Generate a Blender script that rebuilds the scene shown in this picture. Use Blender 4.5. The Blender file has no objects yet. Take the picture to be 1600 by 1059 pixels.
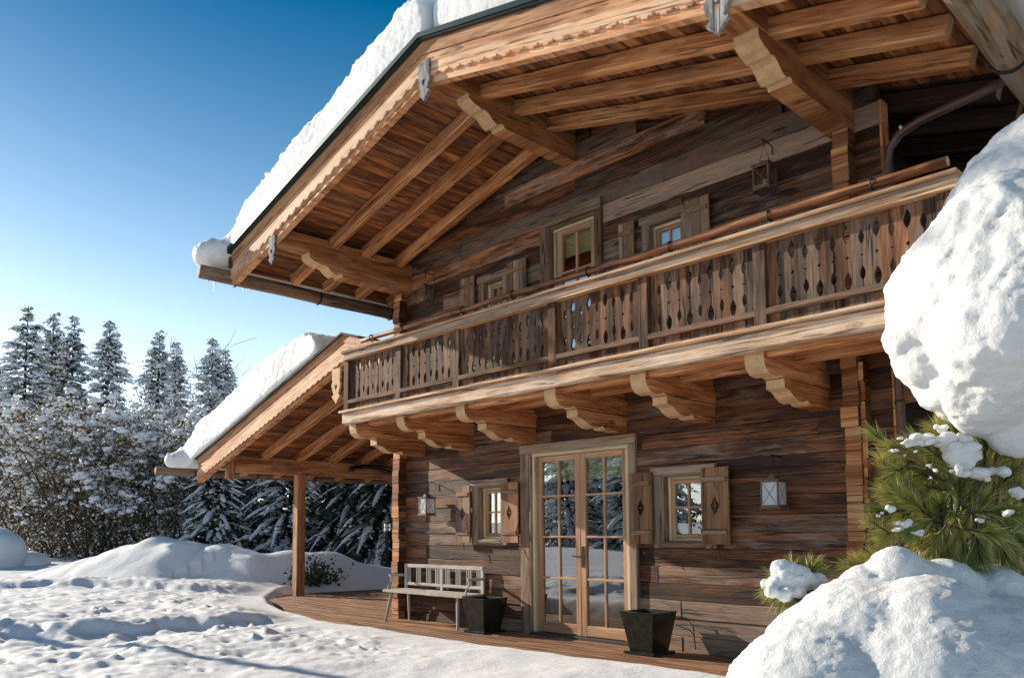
import bpy, bmesh, math, random
from mathutils import Vector, Matrix, Euler, noise
R = random.Random(11)
sc = bpy.context.scene
COL = sc.collection
rad = math.radians

# ------------------------------------------------------------------ camera
CAM = Vector((10.798, -7.737, 1.334))
YAW, PITCH, ROLL, FPX, PCY = 0.802204, 0.089490, -0.005806, 1265.78, 717.27
fw = Vector((-math.sin(YAW)*math.cos(PITCH), math.cos(YAW)*math.cos(PITCH), math.sin(PITCH)))
rt = Vector((math.cos(YAW), math.sin(YAW), 0)); up = rt.cross(fw)
rt2 = rt*math.cos(ROLL)+up*math.sin(ROLL); up2 = -rt*math.sin(ROLL)+up*math.cos(ROLL)
cd = bpy.data.cameras.new('camera'); cam = bpy.data.objects.new('camera', cd); COL.objects.link(cam)
M = Matrix.Identity(4)
for i in range(3):
    M[i][0] = rt2[i]; M[i][1] = up2[i]; M[i][2] = -fw[i]; M[i][3] = CAM[i]
cam.matrix_world = M
cd.sensor_width = 36; cd.lens = FPX/1600*36; cd.shift_y = (PCY-529.5)/1600
cd.clip_start = 0.1; cd.clip_end = 3000
sc.camera = cam
def at(px, py, d):                       # a point d metres deep along the view
    return CAM + (rt2*((px-800)/FPX) - up2*((py-PCY)/FPX) + fw)*d

# ------------------------------------------------------------------ light
SUN_DIR = Vector((-0.970, -0.245, math.tan(rad(20)))).normalized()
w = bpy.data.worlds.new('World'); sc.world = w; w.use_nodes = True
nt = w.node_tree; bg = nt.nodes['Background']
sky = nt.nodes.new('ShaderNodeTexSky'); sky.sky_type = 'NISHITA'; sky.sun_disc = False
sky.sun_elevation = math.asin(SUN_DIR.z); sky.sun_rotation = math.atan2(SUN_DIR.x, SUN_DIR.y)
sky.altitude = 1200; sky.air_density = 1.0; sky.dust_density = 0.5; sky.ozone_density = 2.0
geo = nt.nodes.new('ShaderNodeTexCoord'); sxyz = nt.nodes.new('ShaderNodeSeparateXYZ'); nt.links.new(geo.outputs['Generated'], sxyz.inputs[0])
elev = nt.nodes.new('ShaderNodeMapRange'); elev.inputs[1].default_value = .10; elev.inputs[2].default_value = .62; elev.inputs[3].default_value = 1.3; elev.inputs[4].default_value = .50
nt.links.new(sxyz.outputs[2], elev.inputs[0])
hs = nt.nodes.new('ShaderNodeHueSaturation'); 
sat = nt.nodes.new('ShaderNodeMapRange'); sat.inputs[1].default_value = .14; sat.inputs[2].default_value = .6; sat.inputs[3].default_value = .62; sat.inputs[4].default_value = 1.55
nt.links.new(sxyz.outputs[2], sat.inputs[0]); nt.links.new(sat.outputs[0], hs.inputs['Saturation']); hs.inputs['Hue'].default_value = .488
nt.links.new(sky.outputs[0], hs.inputs['Color']); nt.links.new(elev.outputs[0], hs.inputs['Value']); nt.links.new(hs.outputs[0], bg.inputs[0]); bg.inputs[1].default_value = 0.085
sl = bpy.data.lights.new('sun', 'SUN'); so = bpy.data.objects.new('sun', sl); COL.objects.link(so)
so.rotation_euler = SUN_DIR.to_track_quat('Z', 'Y').to_euler()
sl.energy = 3.6; sl.angle = rad(0.53); sl.color = (1.0, 0.90, 0.74)
sc.view_settings.view_transform = 'Standard'; sc.view_settings.look = 'None'
sc.view_settings.exposure = 1.05; sc.view_settings.gamma = 1

# ------------------------------------------------------------------ materials
def newmat(name):
    m = bpy.data.materials.new(name); m.use_nodes = True
    return m, m.node_tree, m.node_tree.nodes['Principled BSDF']
def N(t, kind, **kw):
    n = t.nodes.new('ShaderNode'+kind)
    for k, v in kw.items():
        if k.startswith('i_'):
            k = k[2:]
            n.inputs[int(k) if k.isdigit() else k].default_value = v
        else: setattr(n, k, v)
    return n
def ramp(t, src, stops, interp='LINEAR'):
    r = t.nodes.new('ShaderNodeValToRGB'); r.color_ramp.interpolation = interp
    e = r.color_ramp.elements
    while len(e) < len(stops): e.new(0.5)
    for x, (p, c) in zip(e, stops):
        x.position = p; x.color = (*c, 1) if len(c) == 3 else c
    t.links.new(src, r.inputs[0]); return r.outputs[0]
def mixc(t, fac, a, b, mode='MIX'):
    n = t.nodes.new('ShaderNodeMix'); n.data_type = 'RGBA'; n.blend_type = mode
    for sock, v in ((n.inputs[0], fac), (n.inputs[6], a), (n.inputs[7], b)):
        if hasattr(v, 'links'): t.links.new(v, sock)
        elif isinstance(v, (int, float)): sock.default_value = v
        else: sock.default_value = (*v, 1)
    return n.outputs[2]
def mathn(t, op, a, b=None):
    n = t.nodes.new('ShaderNodeMath'); n.operation = op
    for s, v in zip(n.inputs, (a, b)):
        if v is None: continue
        if hasattr(v, 'links'): t.links.new(v, s)
        else: s.default_value = v
    return n.outputs[0]

def wood(name, dark, light, grey=(.32, .30, .28), gamt=0.5, rough=.78, bump=.5, knots=True, crack=1.0, fine=38):
    m, t, p = newmat(name)
    uv = N(t, 'UVMap'); at_ = N(t, 'Attribute', attribute_name='tint')
    sep = N(t, 'SeparateColor'); t.links.new(at_.outputs['Color'], sep.inputs[0])
    su = N(t, 'SeparateXYZ'); t.links.new(uv.outputs[0], su.inputs[0])
    seed = mathn(t, 'MULTIPLY', sep.outputs[2], 91.0)
    def vec(su_, sv_):
        c = N(t, 'CombineXYZ')
        t.links.new(mathn(t, 'MULTIPLY', su.outputs[0], su_), c.inputs[0])
        t.links.new(mathn(t, 'MULTIPLY', su.outputs[1], sv_), c.inputs[1])
        t.links.new(seed, c.inputs[2]); return c.outputs[0]
    def noi(v, detail=5, rough_=.6, dist=0.0):
        n = N(t, 'TexNoise', i_Scale=1.0, i_Detail=detail, i_Roughness=rough_, i_Distortion=dist)
        t.links.new(v, n.inputs['Vector']); return n.outputs['Fac']
    g1 = noi(vec(3.2, fine*1.5), 6, .65, .4)     # fine grain
    g2 = noi(vec(.75, 5.6), 5, .60, .8)          # broad patches
    g3 = noi(vec(2.5, 120), 3, .5)               # hair lines
    fac = mathn(t, 'ADD', mathn(t, 'MULTIPLY', g1, .38), mathn(t, 'MULTIPLY', g2, .70))
    base = ramp(t, fac, [(.37, tuple(c*.5 for c in dark)), (.49, dark), (.60, tuple((a+b)/2 for a, b in zip(dark, light))), (.74, light)])
    gv = ramp(t, g3, [(.3, (.72, .72, .72)), (.7, (1.2, 1.2, 1.2))])
    base = mixc(t, 1.0, base, gv, 'MULTIPLY')
    # silver weathering
    g4 = noi(vec(1.8, 11), 6, .68, .6)
    gm = ramp(t, mathn(t, 'ADD', g4, mathn(t, 'MULTIPLY', mathn(t, 'SUBTRACT', sep.outputs[1], .5), .5)), [(.48, (0, 0, 0)), (.66, (1, 1, 1))])
    gcol = mixc(t, g1, tuple(c*.35 for c in grey), tuple(c*1.15 for c in grey))
    base = mixc(t, mathn(t, 'MULTIPLY', gm, gamt), base, gcol)
    # drying cracks: thin wandering lines along the grain
    cn = noi(vec(.38, 13), 3, .5, .25); cm = noi(vec(1.1, 4), 2, .5)
    ln = mathn(t, 'ABSOLUTE', mathn(t, 'SUBTRACT', cn, .5))
    ck = ramp(t, mathn(t, 'ADD', ln, mathn(t, 'MULTIPLY', mathn(t, 'MAXIMUM', mathn(t, 'SUBTRACT', cm, .50), 0.0), .5)), [(.006, (0, 0, 0)), (.020, (1, 1, 1))])
    base = mixc(t, mathn(t, 'MULTIPLY', mathn(t, 'SUBTRACT', 1.0, ck), .9*crack), base, tuple(c*.18 for c in dark))
    if knots:
        vo = N(t, 'TexVoronoi', feature='F1', i_Scale=1.0); t.links.new(vec(1.7, 4.2), vo.inputs['Vector'])
        kn = ramp(t, vo.outputs['Distance'], [(.0, (.5, .5, .5)), (.035, (1, 1, 1)), (.075, (.25, .25, .25)), (.10, (.55, .55, .55)), (.15, (0, 0, 0))])
        base = mixc(t, mathn(t, 'MULTIPLY', kn, .75), base, tuple(c*.35 for c in dark))
    tv = N(t, 'CombineColor')
    b2 = mathn(t, 'MULTIPLY', sep.outputs[0], 2.0)
    for i in range(3): t.links.new(b2, tv.inputs[i])
    base = mixc(t, 1.0, base, tv.outputs[0], 'MULTIPLY')
    t.links.new(base, p.inputs['Base Color'])
    p.inputs['Roughness'].default_value = rough
    p.inputs['Specular IOR Level'].default_value = .3
    bp = N(t, 'Bump', i_Strength=bump, i_Distance=.006)
    hh = mathn(t, 'ADD', mathn(t, 'MULTIPLY', g1, .6), mathn(t, 'ADD', mathn(t, 'MULTIPLY', ck, .5), mathn(t, 'MULTIPLY', g3, .3)))
    t.links.new(hh, bp.inputs['Height']); t.links.new(bp.outputs[0], p.inputs['Normal'])
    return m

W_WALL = wood('wood_wall', (.070, .025, .011), (.36, .145, .060), (.42, .34, .27), .5, .65, .9)
W_LOGEND = wood('wood_logend', (.36, .12, .04), (.80, .42, .19), (.62, .44, .29), .4, .75, .6, knots=False, fine=14)
W_SHADED = wood('wood_shaded', (.022, .012, .008), (.075, .038, .022), (.12, .10, .09), .35, .8, .6)  # near-black copy with the shade of the right side in its colour
W_ORANGE = wood('wood_orange', (.38, .135, .042), (.84, .43, .19), (.60, .46, .33), .36, .65, .7)
W_SOFFIT = wood('wood_soffit', (.125, .036, .011), (.58, .22, .07), (.44, .29, .19), .25, .7, .6)
W_BARGE = wood('wood_barge', (.42, .16, .06), (.76, .44, .22), (.78, .60, .43), .5, .7, .6)
W_GREY = wood('wood_grey', (.068, .026, .012), (.38, .17, .078), (.40, .32, .25), .32, .8, .8)
W_BEAM = wood('wood_beam', (.38, .20, .10), (.74, .52, .34), (.74, .60, .48), .6, .75, .8)
W_RAIL = wood('wood_rail', (.32, .16, .075), (.66, .43, .25), (.50, .41, .32), .55, .75, .6)
W_LOG = wood('wood_log', (.19, .10, .05), (.40, .25, .14), (.36, .34, .27), .7, .7, .7, fine=22)
W_POLE = wood('wood_pole', (.16, .055, .022), (.50, .23, .10), (.50, .36, .25), .3, .55, .8, fine=14)
W_DOOR = wood('wood_door', (.46, .24, .13), (.62, .38, .22), (.6, .45, .3), .2, .5, .15, crack=.2)
W_TRIM = wood('wood_trim', (.18, .095, .05), (.42, .265, .155), (.44, .37, .30), .55, .8, .7)
W_SHUT = wood('wood_shutter', (.22, .10, .045), (.46, .25, .13), (.46, .39, .32), .5, .75, .5)
W_CREAM = wood('wood_cream', (.66, .52, .30), (.78, .66, .42), (.7, .6, .45), .2, .5, .1, knots=False, crack=.1)
W_BENCH = wood('wood_bench', (.50, .44, .39), (.66, .60, .55), (.6, .56, .52), .6, .75, .3, knots=False, crack=.4)
W_DECK = wood('wood_deck', (.22, .095, .042), (.50, .27, .13), (.42, .33, .26), .3, .7, .5)
W_SILVER = wood('wood_silver', (.10, .095, .10), (.50, .47, .46), (.60, .58, .58), .6, .8, .7, knots=False, fine=26)

def plain(name, col, rough=.5, metal=0.0, spec=.5, bumps=None, var=0.0):
    m, t, p = newmat(name)
    p.inputs['Base Color'].default_value = (*col, 1); p.inputs['Roughness'].default_value = rough
    p.inputs['Metallic'].default_value = metal; p.inputs['Specular IOR Level'].default_value = spec
    tc = N(t, 'TexCoord')
    if var:
        n = N(t, 'TexNoise', i_Scale=14.0, i_Detail=6.0, i_Roughness=.65); t.links.new(tc.outputs['Object'], n.inputs['Vector'])
        c = ramp(t, n.outputs['Fac'], [(.35, tuple(c*(1-var) for c in col)), (.65, tuple(min(1, c*(1+var)) for c in col))])
        t.links.new(c, p.inputs['Base Color'])
        t.links.new(ramp(t, n.outputs['Fac'], [(.3, (rough*.7,)*3), (.7, (min(1, rough*1.4),)*3)]), p.inputs['Roughness'])
    if bumps:
        n = N(t, 'TexNoise', i_Scale=bumps[0], i_Detail=5.0); t.links.new(tc.outputs['Object'], n.inputs['Vector'])
        b = N(t, 'Bump', i_Strength=bumps[1], i_Distance=bumps[2]); t.links.new(n.outputs['Fac'], b.inputs['Height'])
        t.links.new(b.outputs[0], p.inputs['Normal'])
    return m
W_PALE = plain('sawn_wood', (.58, .36, .185), .85, bumps=(45, .5, .006), var=.16)
IRON = plain('iron', (.02, .018, .017), .55, .6, bumps=(60, .3, .003))
COPPER = plain('copper_pipe', (.13, .075, .06), .45, .5, var=.25)
METALEDGE = plain('metal_edge', (.025, .05, .05), .4, .6)
GLAZE = plain('glazed_black', (.012, .017, .013), .22, 0, .6, var=.5)
SOIL = plain('soil', (.02, .013, .008), .95, bumps=(40, 1, .02))
LANTERN = plain('lantern_metal', (.17, .11, .085), .55, .4, var=.35)
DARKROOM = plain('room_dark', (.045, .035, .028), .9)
CURTAIN = plain('curtain', (.42, .42, .44), .9)
HEATER = plain('heater_black', (.008, .008, .009), .35, .3)
BARK = plain('bark', (.055, .04, .03), .95, bumps=(20, 1, .03), var=.3)
CANDLE = plain('candle', (.8, .78, .72), .6)

def blindmat():
    m, t, p = newmat('blind')
    tc = N(t, 'TexCoord'); wv = N(t, 'TexWave', wave_type='BANDS', bands_direction='Z', i_Scale=9.0, i_Distortion=.4)
    t.links.new(tc.outputs['Object'], wv.inputs['Vector'])
    t.links.new(ramp(t, wv.outputs['Fac'], [(.0, (.58, .54, .20)), (.6, (.78, .74, .36)), (1, (.82, .78, .42))]), p.inputs['Base Color'])
    p.inputs['Roughness'].default_value = .8
    return m
BLIND = blindmat()
def glassmat(name, tint=(.93, .96, .95), refl=2.6):
    m = bpy.data.materials.new(name); m.use_nodes = True; t = m.node_tree; t.nodes.clear()
    o = N(t, 'OutputMaterial'); mx = N(t, 'MixShader'); tr = N(t, 'BsdfTransparent'); gl = N(t, 'BsdfGlossy', i_Roughness=.0)
    tr.inputs[0].default_value = (*tint, 1); gl.inputs[0].default_value = (.95, .97, 1, 1)
    fr = N(t, 'Fresnel', i_IOR=1.5)
    mm = mathn(t, 'MINIMUM', mathn(t, 'MULTIPLY', fr.outputs[0], refl), 1.0)
    tc = N(t, 'TexCoord'); n = N(t, 'TexNoise', i_Scale=2.2, i_Detail=1.0); t.links.new(tc.outputs['Object'], n.inputs['Vector'])
    b = N(t, 'Bump', i_Strength=.035, i_Distance=.01); t.links.new(n.outputs['Fac'], b.inputs['Height']); t.links.new(b.outputs[0], gl.inputs['Normal'])
    t.links.new(mm, mx.inputs[0]); t.links.new(tr.outputs[0], mx.inputs[1]); t.links.new(gl.outputs[0], mx.inputs[2])
    t.links.new(mx.outputs[0], o.inputs[0]); return m
GLASS = glassmat('window_glass', refl=8.0)
def frosted():
    m, t, p = newmat('frosted_glass')
    p.inputs['Base Color'].default_value = (.75, .78, .80, 1); p.inputs['Roughness'].default_value = .25
    p.inputs['Transmission Weight'].default_value = .35
    return m
FROST = frosted()
def snowmat(name, bump=.35, scale=90, dist=.012, col=(.88, .885, .90)):
    m, t, p = newmat(name)
    tc = N(t, 'TexCoord')
    n1 = N(t, 'TexNoise', i_Scale=scale, i_Detail=5.0, i_Roughness=.7); t.links.new(tc.outputs['Object'], n1.inputs['Vector'])
    n2 = N(t, 'TexNoise', i_Scale=scale/9, i_Detail=4.0, i_Roughness=.6); t.links.new(tc.outputs['Object'], n2.inputs['Vector'])
    h = mathn(t, 'ADD', mathn(t, 'MULTIPLY', n1.outputs['Fac'], .35), mathn(t, 'MULTIPLY', n2.outputs['Fac'], 1.0))
    b = N(t, 'Bump', i_Strength=bump, i_Distance=dist); t.links.new(h, b.inputs['Height']); t.links.new(b.outputs[0], p.inputs['Normal'])
    p.inputs['Base Color'].default_value = (*col, 1); p.inputs['Roughness'].default_value = .65
    p.inputs['Specular IOR Level'].default_value = .25
    p.inputs['Subsurface Weight'].default_value = .25; p.inputs['Subsurface Radius'].default_value = (.05, .06, .07); p.inputs['Subsurface Scale'].default_value = .5
    return m
SNOW = snowmat('snow', .9, 120, .014, (.71, .705, .70))
SNOWG = snowmat('snow_ground', .75, 48, .02, (.84, .84, .85))
SNOWR = snowmat('snow_rough', .9, 45, .03, (.80, .80, .80))
SNOWT = plain('snow_tree', (.86, .875, .90), .7)
def leafmat(name, stops, rough=.6, trans=.0):
    m, t, p = newmat(name)
    a = N(t, 'Attribute', attribute_name='tint'); s = N(t, 'SeparateColor'); t.links.new(a.outputs['Color'], s.inputs[0])
    t.links.new(ramp(t, s.outputs[0], stops), p.inputs['Base Color']); p.inputs['Roughness'].default_value = rough
    if trans: p.inputs['Subsurface Weight'].default_value = trans
    return m
SPRUCE = leafmat('spruce_needles', [(0, (.014, .034, .024)), (.5, (.034, .065, .038)), (.85, (.085, .12, .05)), (1, (.16, .18, .06))])
NEEDLE = leafmat('pine_needles', [(0, (.035, .065, .016)), (.35, (.14, .185, .034)), (.75, (.37, .37, .09)), (.92, (.55, .47, .17)), (1, (.48, .28, .10))], .45)
BROWNLEAF = leafmat('brown_leaves', [(0, (.03, .024, .014)), (.35, (.10, .07, .027)), (.7, (.27, .17, .05)), (1, (.48, .30, .10))])
FROSTTWIG = leafmat('frosted_twigs', [(0, (.10, .085, .075)), (.5, (.34, .33, .33)), (1, (.8, .81, .84))])

# ------------------------------------------------------------------ mesh builder
class B:
    def __init__(s): s.v = []; s.f = []; s.uv = []; s.t = []; s.mi = []
    def face(s, idx, uvs, tint, mi=0):
        s.f.append(idx); s.uv.extend(uvs); s.t.extend([tint]*len(idx)); s.mi.append(mi)
    def quadpts(s, pts, uvs=None, tint=(.5, .5, .5), mi=0):
        n = len(s.v); s.v.extend([tuple(p) for p in pts])
        s.face(list(range(n, n+len(pts))), uvs or [(0, 0), (1, 0), (1, 1), (0, 1)][:len(pts)], tint, mi)
    def build(s, name, mats, parent=None, smooth=False):
        me = bpy.data.meshes.new(name); me.from_pydata(s.v, [], s.f)
        u = me.uv_layers.new(name='UVMap'); u.data.foreach_set('uv', [c for q in s.uv for c in q])
        ca = me.color_attributes.new('tint', 'FLOAT_COLOR', 'CORNER')
        ca.data.foreach_set('color', [c for q in s.t for c in (*q, 1.0)])
        for m in (mats if isinstance(mats, (list, tuple)) else [mats]): me.materials.append(m)
        me.polygons.foreach_set('material_index', s.mi)
        if smooth: me.polygons.foreach_set('use_smooth', [True]*len(me.polygons))
        me.update()
        o = bpy.data.objects.new(name, me); COL.objects.link(o)
        if parent: o.parent = parent
        return o
def tint(b=.5, db=.12, g=.5, dg=.25): return (min(1, max(.05, b+R.uniform(-db, db))), min(1, max(0, g+R.uniform(-dg, dg))), R.random())
def beam(b, p0, p1, w, h, tn=None, upv=(0, 0, 1), seg=1, wob=0.0, ch=.01, mi=0, emi=None, taper=1.0):
    """chamfered timber from p0 to p1; w across, h along upv; p's are the centre line"""
    p0 = Vector(p0); p1 = Vector(p1); d = (p1-p0); L = d.length; d.normalize()
    upv = Vector(upv); s_ = d.cross(upv).normalized(); u_ = s_.cross(d).normalized()
    tn = tn or tint(); u0 = R.uniform(0, 30); v0 = R.uniform(0, 30)
    a, c = w/2, h/2; k = min(ch, a*.9, c*.9)
    prof = [(-a+k, -c), (a-k, -c), (a, -c+k), (a, c-k), (a-k, c), (-a+k, c), (-a, c-k), (-a, -c+k)]
    per = [0]
    for i in range(8):
        q, r_ = prof[i], prof[(i+1) % 8]; per.append(per[-1]+math.hypot(q[0]-r_[0], q[1]-r_[1]))
    n0 = len(b.v); sd = R.uniform(0, 100)
    for j in range(seg+1):
        f = j/seg; c0 = p0+d*(L*f); sc_ = 1+(taper-1)*f
        for i, (x, y) in enumerate(prof):
            ox = oy = 0
            if wob:
                ox = wob*noise.noise(Vector((f*L*1.7+sd, (i//2)*3.1, 0))); oy = wob*noise.noise(Vector((f*L*1.7+sd, (i//2)*3.1, 7)))
            b.v.append(tuple(c0+s_*(x*sc_+ox)+u_*(y*sc_+oy)))
    for j in range(seg):
        for i in range(8):
            i2 = (i+1) % 8; A = n0+j*8
            ua, ub = u0+L*j/seg, u0+L*(j+1)/seg
            b.face([A+i, A+i2, A+8+i2, A+8+i], [(ua, v0+per[i]), (ua, v0+per[i+1]), (ub, v0+per[i+1]), (ub, v0+per[i])], tn, mi)
    em = mi if emi is None else emi
    b.face([n0+i for i in reversed(range(8))], [(u0+prof[i][0]*.3, v0+prof[i][1]) for i in reversed(range(8))], tn, em)
    A = n0+seg*8
    b.face([A+i for i in range(8)], [(u0+prof[i][0]*.3, v0+prof[i][1]) for i in range(8)], tn, em)
def box(b, x0, x1, y0, y1, z0, z1, tn=None, axis=None, ch=.006, mi=0, seg=1, wob=0, emi=None):
    dims = (x1-x0, y1-y0, z1-z0)
    if axis is None: axis = max(range(3), key=lambda i: dims[i])
    c = [(x0+x1)/2, (y0+y1)/2, (z0+z1)/2]; p0 = list(c); p1 = list(c)
    p0[axis] = (x0, y0, z0)[axis]; p1[axis] = (x1, y1, z1)[axis]
    if axis == 2: beam(b, p0, p1, dims[0], dims[1], tn, (0, 1, 0), seg, wob, ch, mi, emi)
    elif axis == 0: beam(b, p0, p1, dims[1], dims[2], tn, (0, 0, 1), seg, wob, ch, mi, emi)
    else: beam(b, p0, p1, dims[0], dims[2], tn, (0, 0, 1), seg, wob, ch, mi, emi)
def prism(b, poly, O, U, V, Nn, th, tn=None, mi=0, smi=None, swap=False, back=True):
    """polygon (u,v) in plane O,U,V extruded th along Nn; grain runs along U (or V if swap)"""
    O, U, V, Nn = map(Vector, (O, U, V, Nn)); tn = tn or tint(); a0 = R.uniform(0, 30)
    n = len(poly); n0 = len(b.v)
    if U.cross(V).dot(Nn) > 0: pass
    for k in (0, 1):
        for (u, v) in poly: b.v.append(tuple(O+U*u+V*v+Nn*(th*k)))
    ar = sum(poly[i][0]*poly[(i+1) % n][1]-poly[(i+1) % n][0]*poly[i][1] for i in range(n))
    ccw = (ar > 0) == (U.cross(V).dot(Nn) > 0)      # front (k=1) faces along Nn if ccw
    f = (lambda u, v: (v+a0, u+a0)) if swap else (lambda u, v: (u+a0, v+a0))
    top = [n0+n+i for i in range(n)]; bot = [n0+i for i in range(n)]
    uvp = [f(*q) for q in poly]
    if ccw:
        b.face(top, uvp, tn, mi)
        if back: b.face(bot[::-1], uvp[::-1], tn, mi)
    else:
        b.face(top[::-1], uvp[::-1], tn, mi)
        if back: b.face(bot, uvp, tn, mi)
    sm = mi if smi is None else smi
    for i in range(n):
        j = (i+1) % n; q = [n0+i, n0+j, n0+n+j, n0+n+i]
        L = math.hypot(poly[i][0]-poly[j][0], poly[i][1]-poly[j][1])
        uq = [(a0, a0), (a0, a0+L), (a0+th, a0+L), (a0+th, a0)]
        if not ccw: q = q[::-1]; uq = uq[::-1]
        b.face(q, uq, tn, sm)
def tube(b, pts, r, tn=(.5, .5, .5), sides=10, mi=0, emi=None, r1=None, cap=True):
    pts = [Vector(p) for p in pts]; n0 = len(b.v); L = 0; u0 = R.uniform(0, 20); us = []
    prev = None
    for j, p in enumerate(pts):
        d = (pts[min(j+1, len(pts)-1)]-pts[max(j-1, 0)]).normalized()
        ref = Vector((0, 0, 1)) if abs(d.z) < .92 else Vector((0, 1, 0))
        s_ = d.cross(ref).normalized(); u_ = s_.cross(d)
        if j: L += (p-pts[j-1]).length
        us.append(u0+L)
        rr = r if r1 is None else r+(r1-r)*j/(len(pts)-1)
        if callable(r): rr = r(j/(len(pts)-1))
        for i in range(sides):
            a = 2*math.pi*i/sides; b.v.append(tuple(p+s_*(rr*math.cos(a))+u_*(rr*math.sin(a))))
    R0 = r if not callable(r) else r(0)
    for j in range(len(pts)-1):
        for i in range(sides):
            i2 = (i+1) % sides; A = n0+j*sides; va, vb = i*6.28*R0/sides, (i+1)*6.28*R0/sides
            b.face([A+i, A+i2, A+sides+i2, A+sides+i], [(us[j], va), (us[j], vb), (us[j+1], vb), (us[j+1], va)], tn, mi)
    if cap:
        em = mi if emi is None else emi
        b.face([n0+i for i in reversed(range(sides))], [(math.cos(i)*R0, math.sin(i)*R0) for i in range(sides)], tn, em)
        A = n0+(len(pts)-1)*sides
        b.face([A+i for i in range(sides)], [(math.cos(i)*R0, math.sin(i)*R0) for i in range(sides)], tn, em)

def tag(o, label=None, cat=None, group=None, kind=None):
    if label: o['label'] = label
    if cat: o['category'] = cat
    if group: o['group'] = group
    if kind: o['kind'] = kind
    return o
def empty(name, loc=(0, 0, 0), rz=0):
    o = bpy.data.objects.new(name, None); COL.objects.link(o); o.location = loc; o.rotation_euler = (0, 0, rz)
    o.empty_display_size = .3; return o
def copy_tree(o, parent=None):
    c = o.copy(); COL.objects.link(c)
    for k in ('label', 'group', 'category'):
        if parent is None and k in o: c[k] = o[k]
    if parent: c.parent = parent
    for ch in [x for x in COL.objects if x.parent == o]: copy_tree(ch, c)
    return c

# ================================================================== CHALET
chalet = tag(empty('chalet'), 'large weathered timber chalet with carved balcony and deep overhanging snowy roof', 'house')
APX, APZ, SL, YF = 3.92, 6.85, .257, -2.40       # roof apex, top surface
def roofz(x): return APZ-SL*abs(x-APX)
LE, RE = -.80, 9.05                               # eaves

# ---- front wall: horizontal planks, one mesh
OPEN = [(3.16, 4.86, 0.02, 2.40), (2.12, 2.60, 1.22, 2.0), (5.30, 5.86, 1.20, 1.99),
        (3.58, 4.42, 3.05, 5.45), (2.20, 2.66, 4.28, 4.95), (5.16, 5.66, 4.28, 4.99)]
rows = [-.1, .17, .36, .56, .745, .94, 1.14, 1.32, 1.50, 1.70, 1.89, 2.10, 2.29, 2.46, 2.66, 2.86, 3.05,
        3.29, 3.53, 3.77, 4.0, 4.24, 4.49, 4.73, 4.975, 5.215, 5.455, 5.70, 5.94, 6.18, 6.43, 6.62]
wb = B()
def plank(x0, x1, z0, z1, tn):
    if x1-x0 < .03 or z1-z0 < .02: return
    dy = R.uniform(-.012, .012)
    beam(wb, (x0+.001, .07+dy, (z0+z1)/2), (x1-.001, .07+dy, (z0+z1)/2), .14, z1-z0-.003, tn, (0, 0, 1), max(1, int((x1-x0)/.25)), .007, .005)
for z0, z1 in zip(rows[:-1], rows[1:]):
    hw = (APZ-.14-z1)/SL
    xa, xb = max(.04, APX-hw), min(7.9, APX+hw)
    cuts = [xa, xb]; x = xa+R.uniform(.8, 4.0)
    while x < xb-.7:
        cuts.append(x); x += R.uniform(1.6, 4.5)
    up_ = z0 > 3
    sp = None
    if abs(z0-5.215) < .01: cuts = [xa, 3.40, 4.47, xb]; sp = {0: (.95, .45), 1: (.5, .4), 2: (.85, .95)}
    if abs(z0-5.94) < .01: cuts = [xa, 2.68, xb]; sp = {0: (.45, .5), 1: (.98, .55)}
    if abs(z0-2.66) < .01: sp = None
    cuts = sorted(cuts)
    for i, (c0, c1) in enumerate(zip(cuts[:-1], cuts[1:])):
        if sp: bb, g = sp[i]; tn = (bb, g, R.random())
        elif up_: tn = tint(.44, .17, .6, .35)
        else:
            tn = tint(.37, .19, .30, .36)
            if z1 < .57 and c1 > 5: tn = tint(.62, .06, .8, .1)  # low planks at right painted lighter for the sun patch
        segs = [(c0, c1, z0, z1)]
        for ox0, ox1, oz0, oz1 in OPEN:
            ns = []
            for a, c, p, q in segs:
                if c <= ox0 or a >= ox1 or q <= oz0 or p >= oz1: ns.append((a, c, p, q)); continue
                if a < ox0: ns.append((a, ox0, p, q))
                if c > ox1: ns.append((ox1, c, p, q))
                m0, m1 = max(a, ox0), min(c, ox1)
                if p < oz0: ns.append((m0, m1, p, oz0))
                if q > oz1: ns.append((m0, m1, oz1, q))
            segs = ns
        for s in segs: plank(*s, tn)
for sg_ in (-1, 1):
    xe_ = .1 if sg_ < 0 else 7.85
    zz = lambda x: roofz(x)-.30
    beam(wb, (APX, .09, zz(APX)), (xe_, .09, zz(xe_)), .09, .22, tint(.42, .05, .5, .2), (0, 0, 1), 10, .005, .006)
wb.build('front_wall', W_WALL, chalet)

# ---- side wall (right), planks along y
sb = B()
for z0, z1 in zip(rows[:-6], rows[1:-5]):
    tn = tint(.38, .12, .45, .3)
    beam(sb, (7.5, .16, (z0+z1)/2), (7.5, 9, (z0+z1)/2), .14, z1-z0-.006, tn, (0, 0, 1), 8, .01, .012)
sb.build('side_wall', W_SHADED, chalet)  # shade on this wall is put into the wood colour
sb = B()
for z0, z1 in zip(rows[:-6], rows[1:-5]):
    beam(sb, (.26, .16, (z0+z1)/2), (.26, 9, (z0+z1)/2), .14, z1-z0-.006, tint(.4, .1, .45, .3), (0, 0, 1), 4, .01, .012)
sb.build('side_wall', W_WALL, chalet)
bb_ = B(); box(bb_, .05, 7.55, 9.0, 9.15, -.1, 5.6, tint()); bb_.build('rear_wall', W_WALL, chalet)

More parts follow.
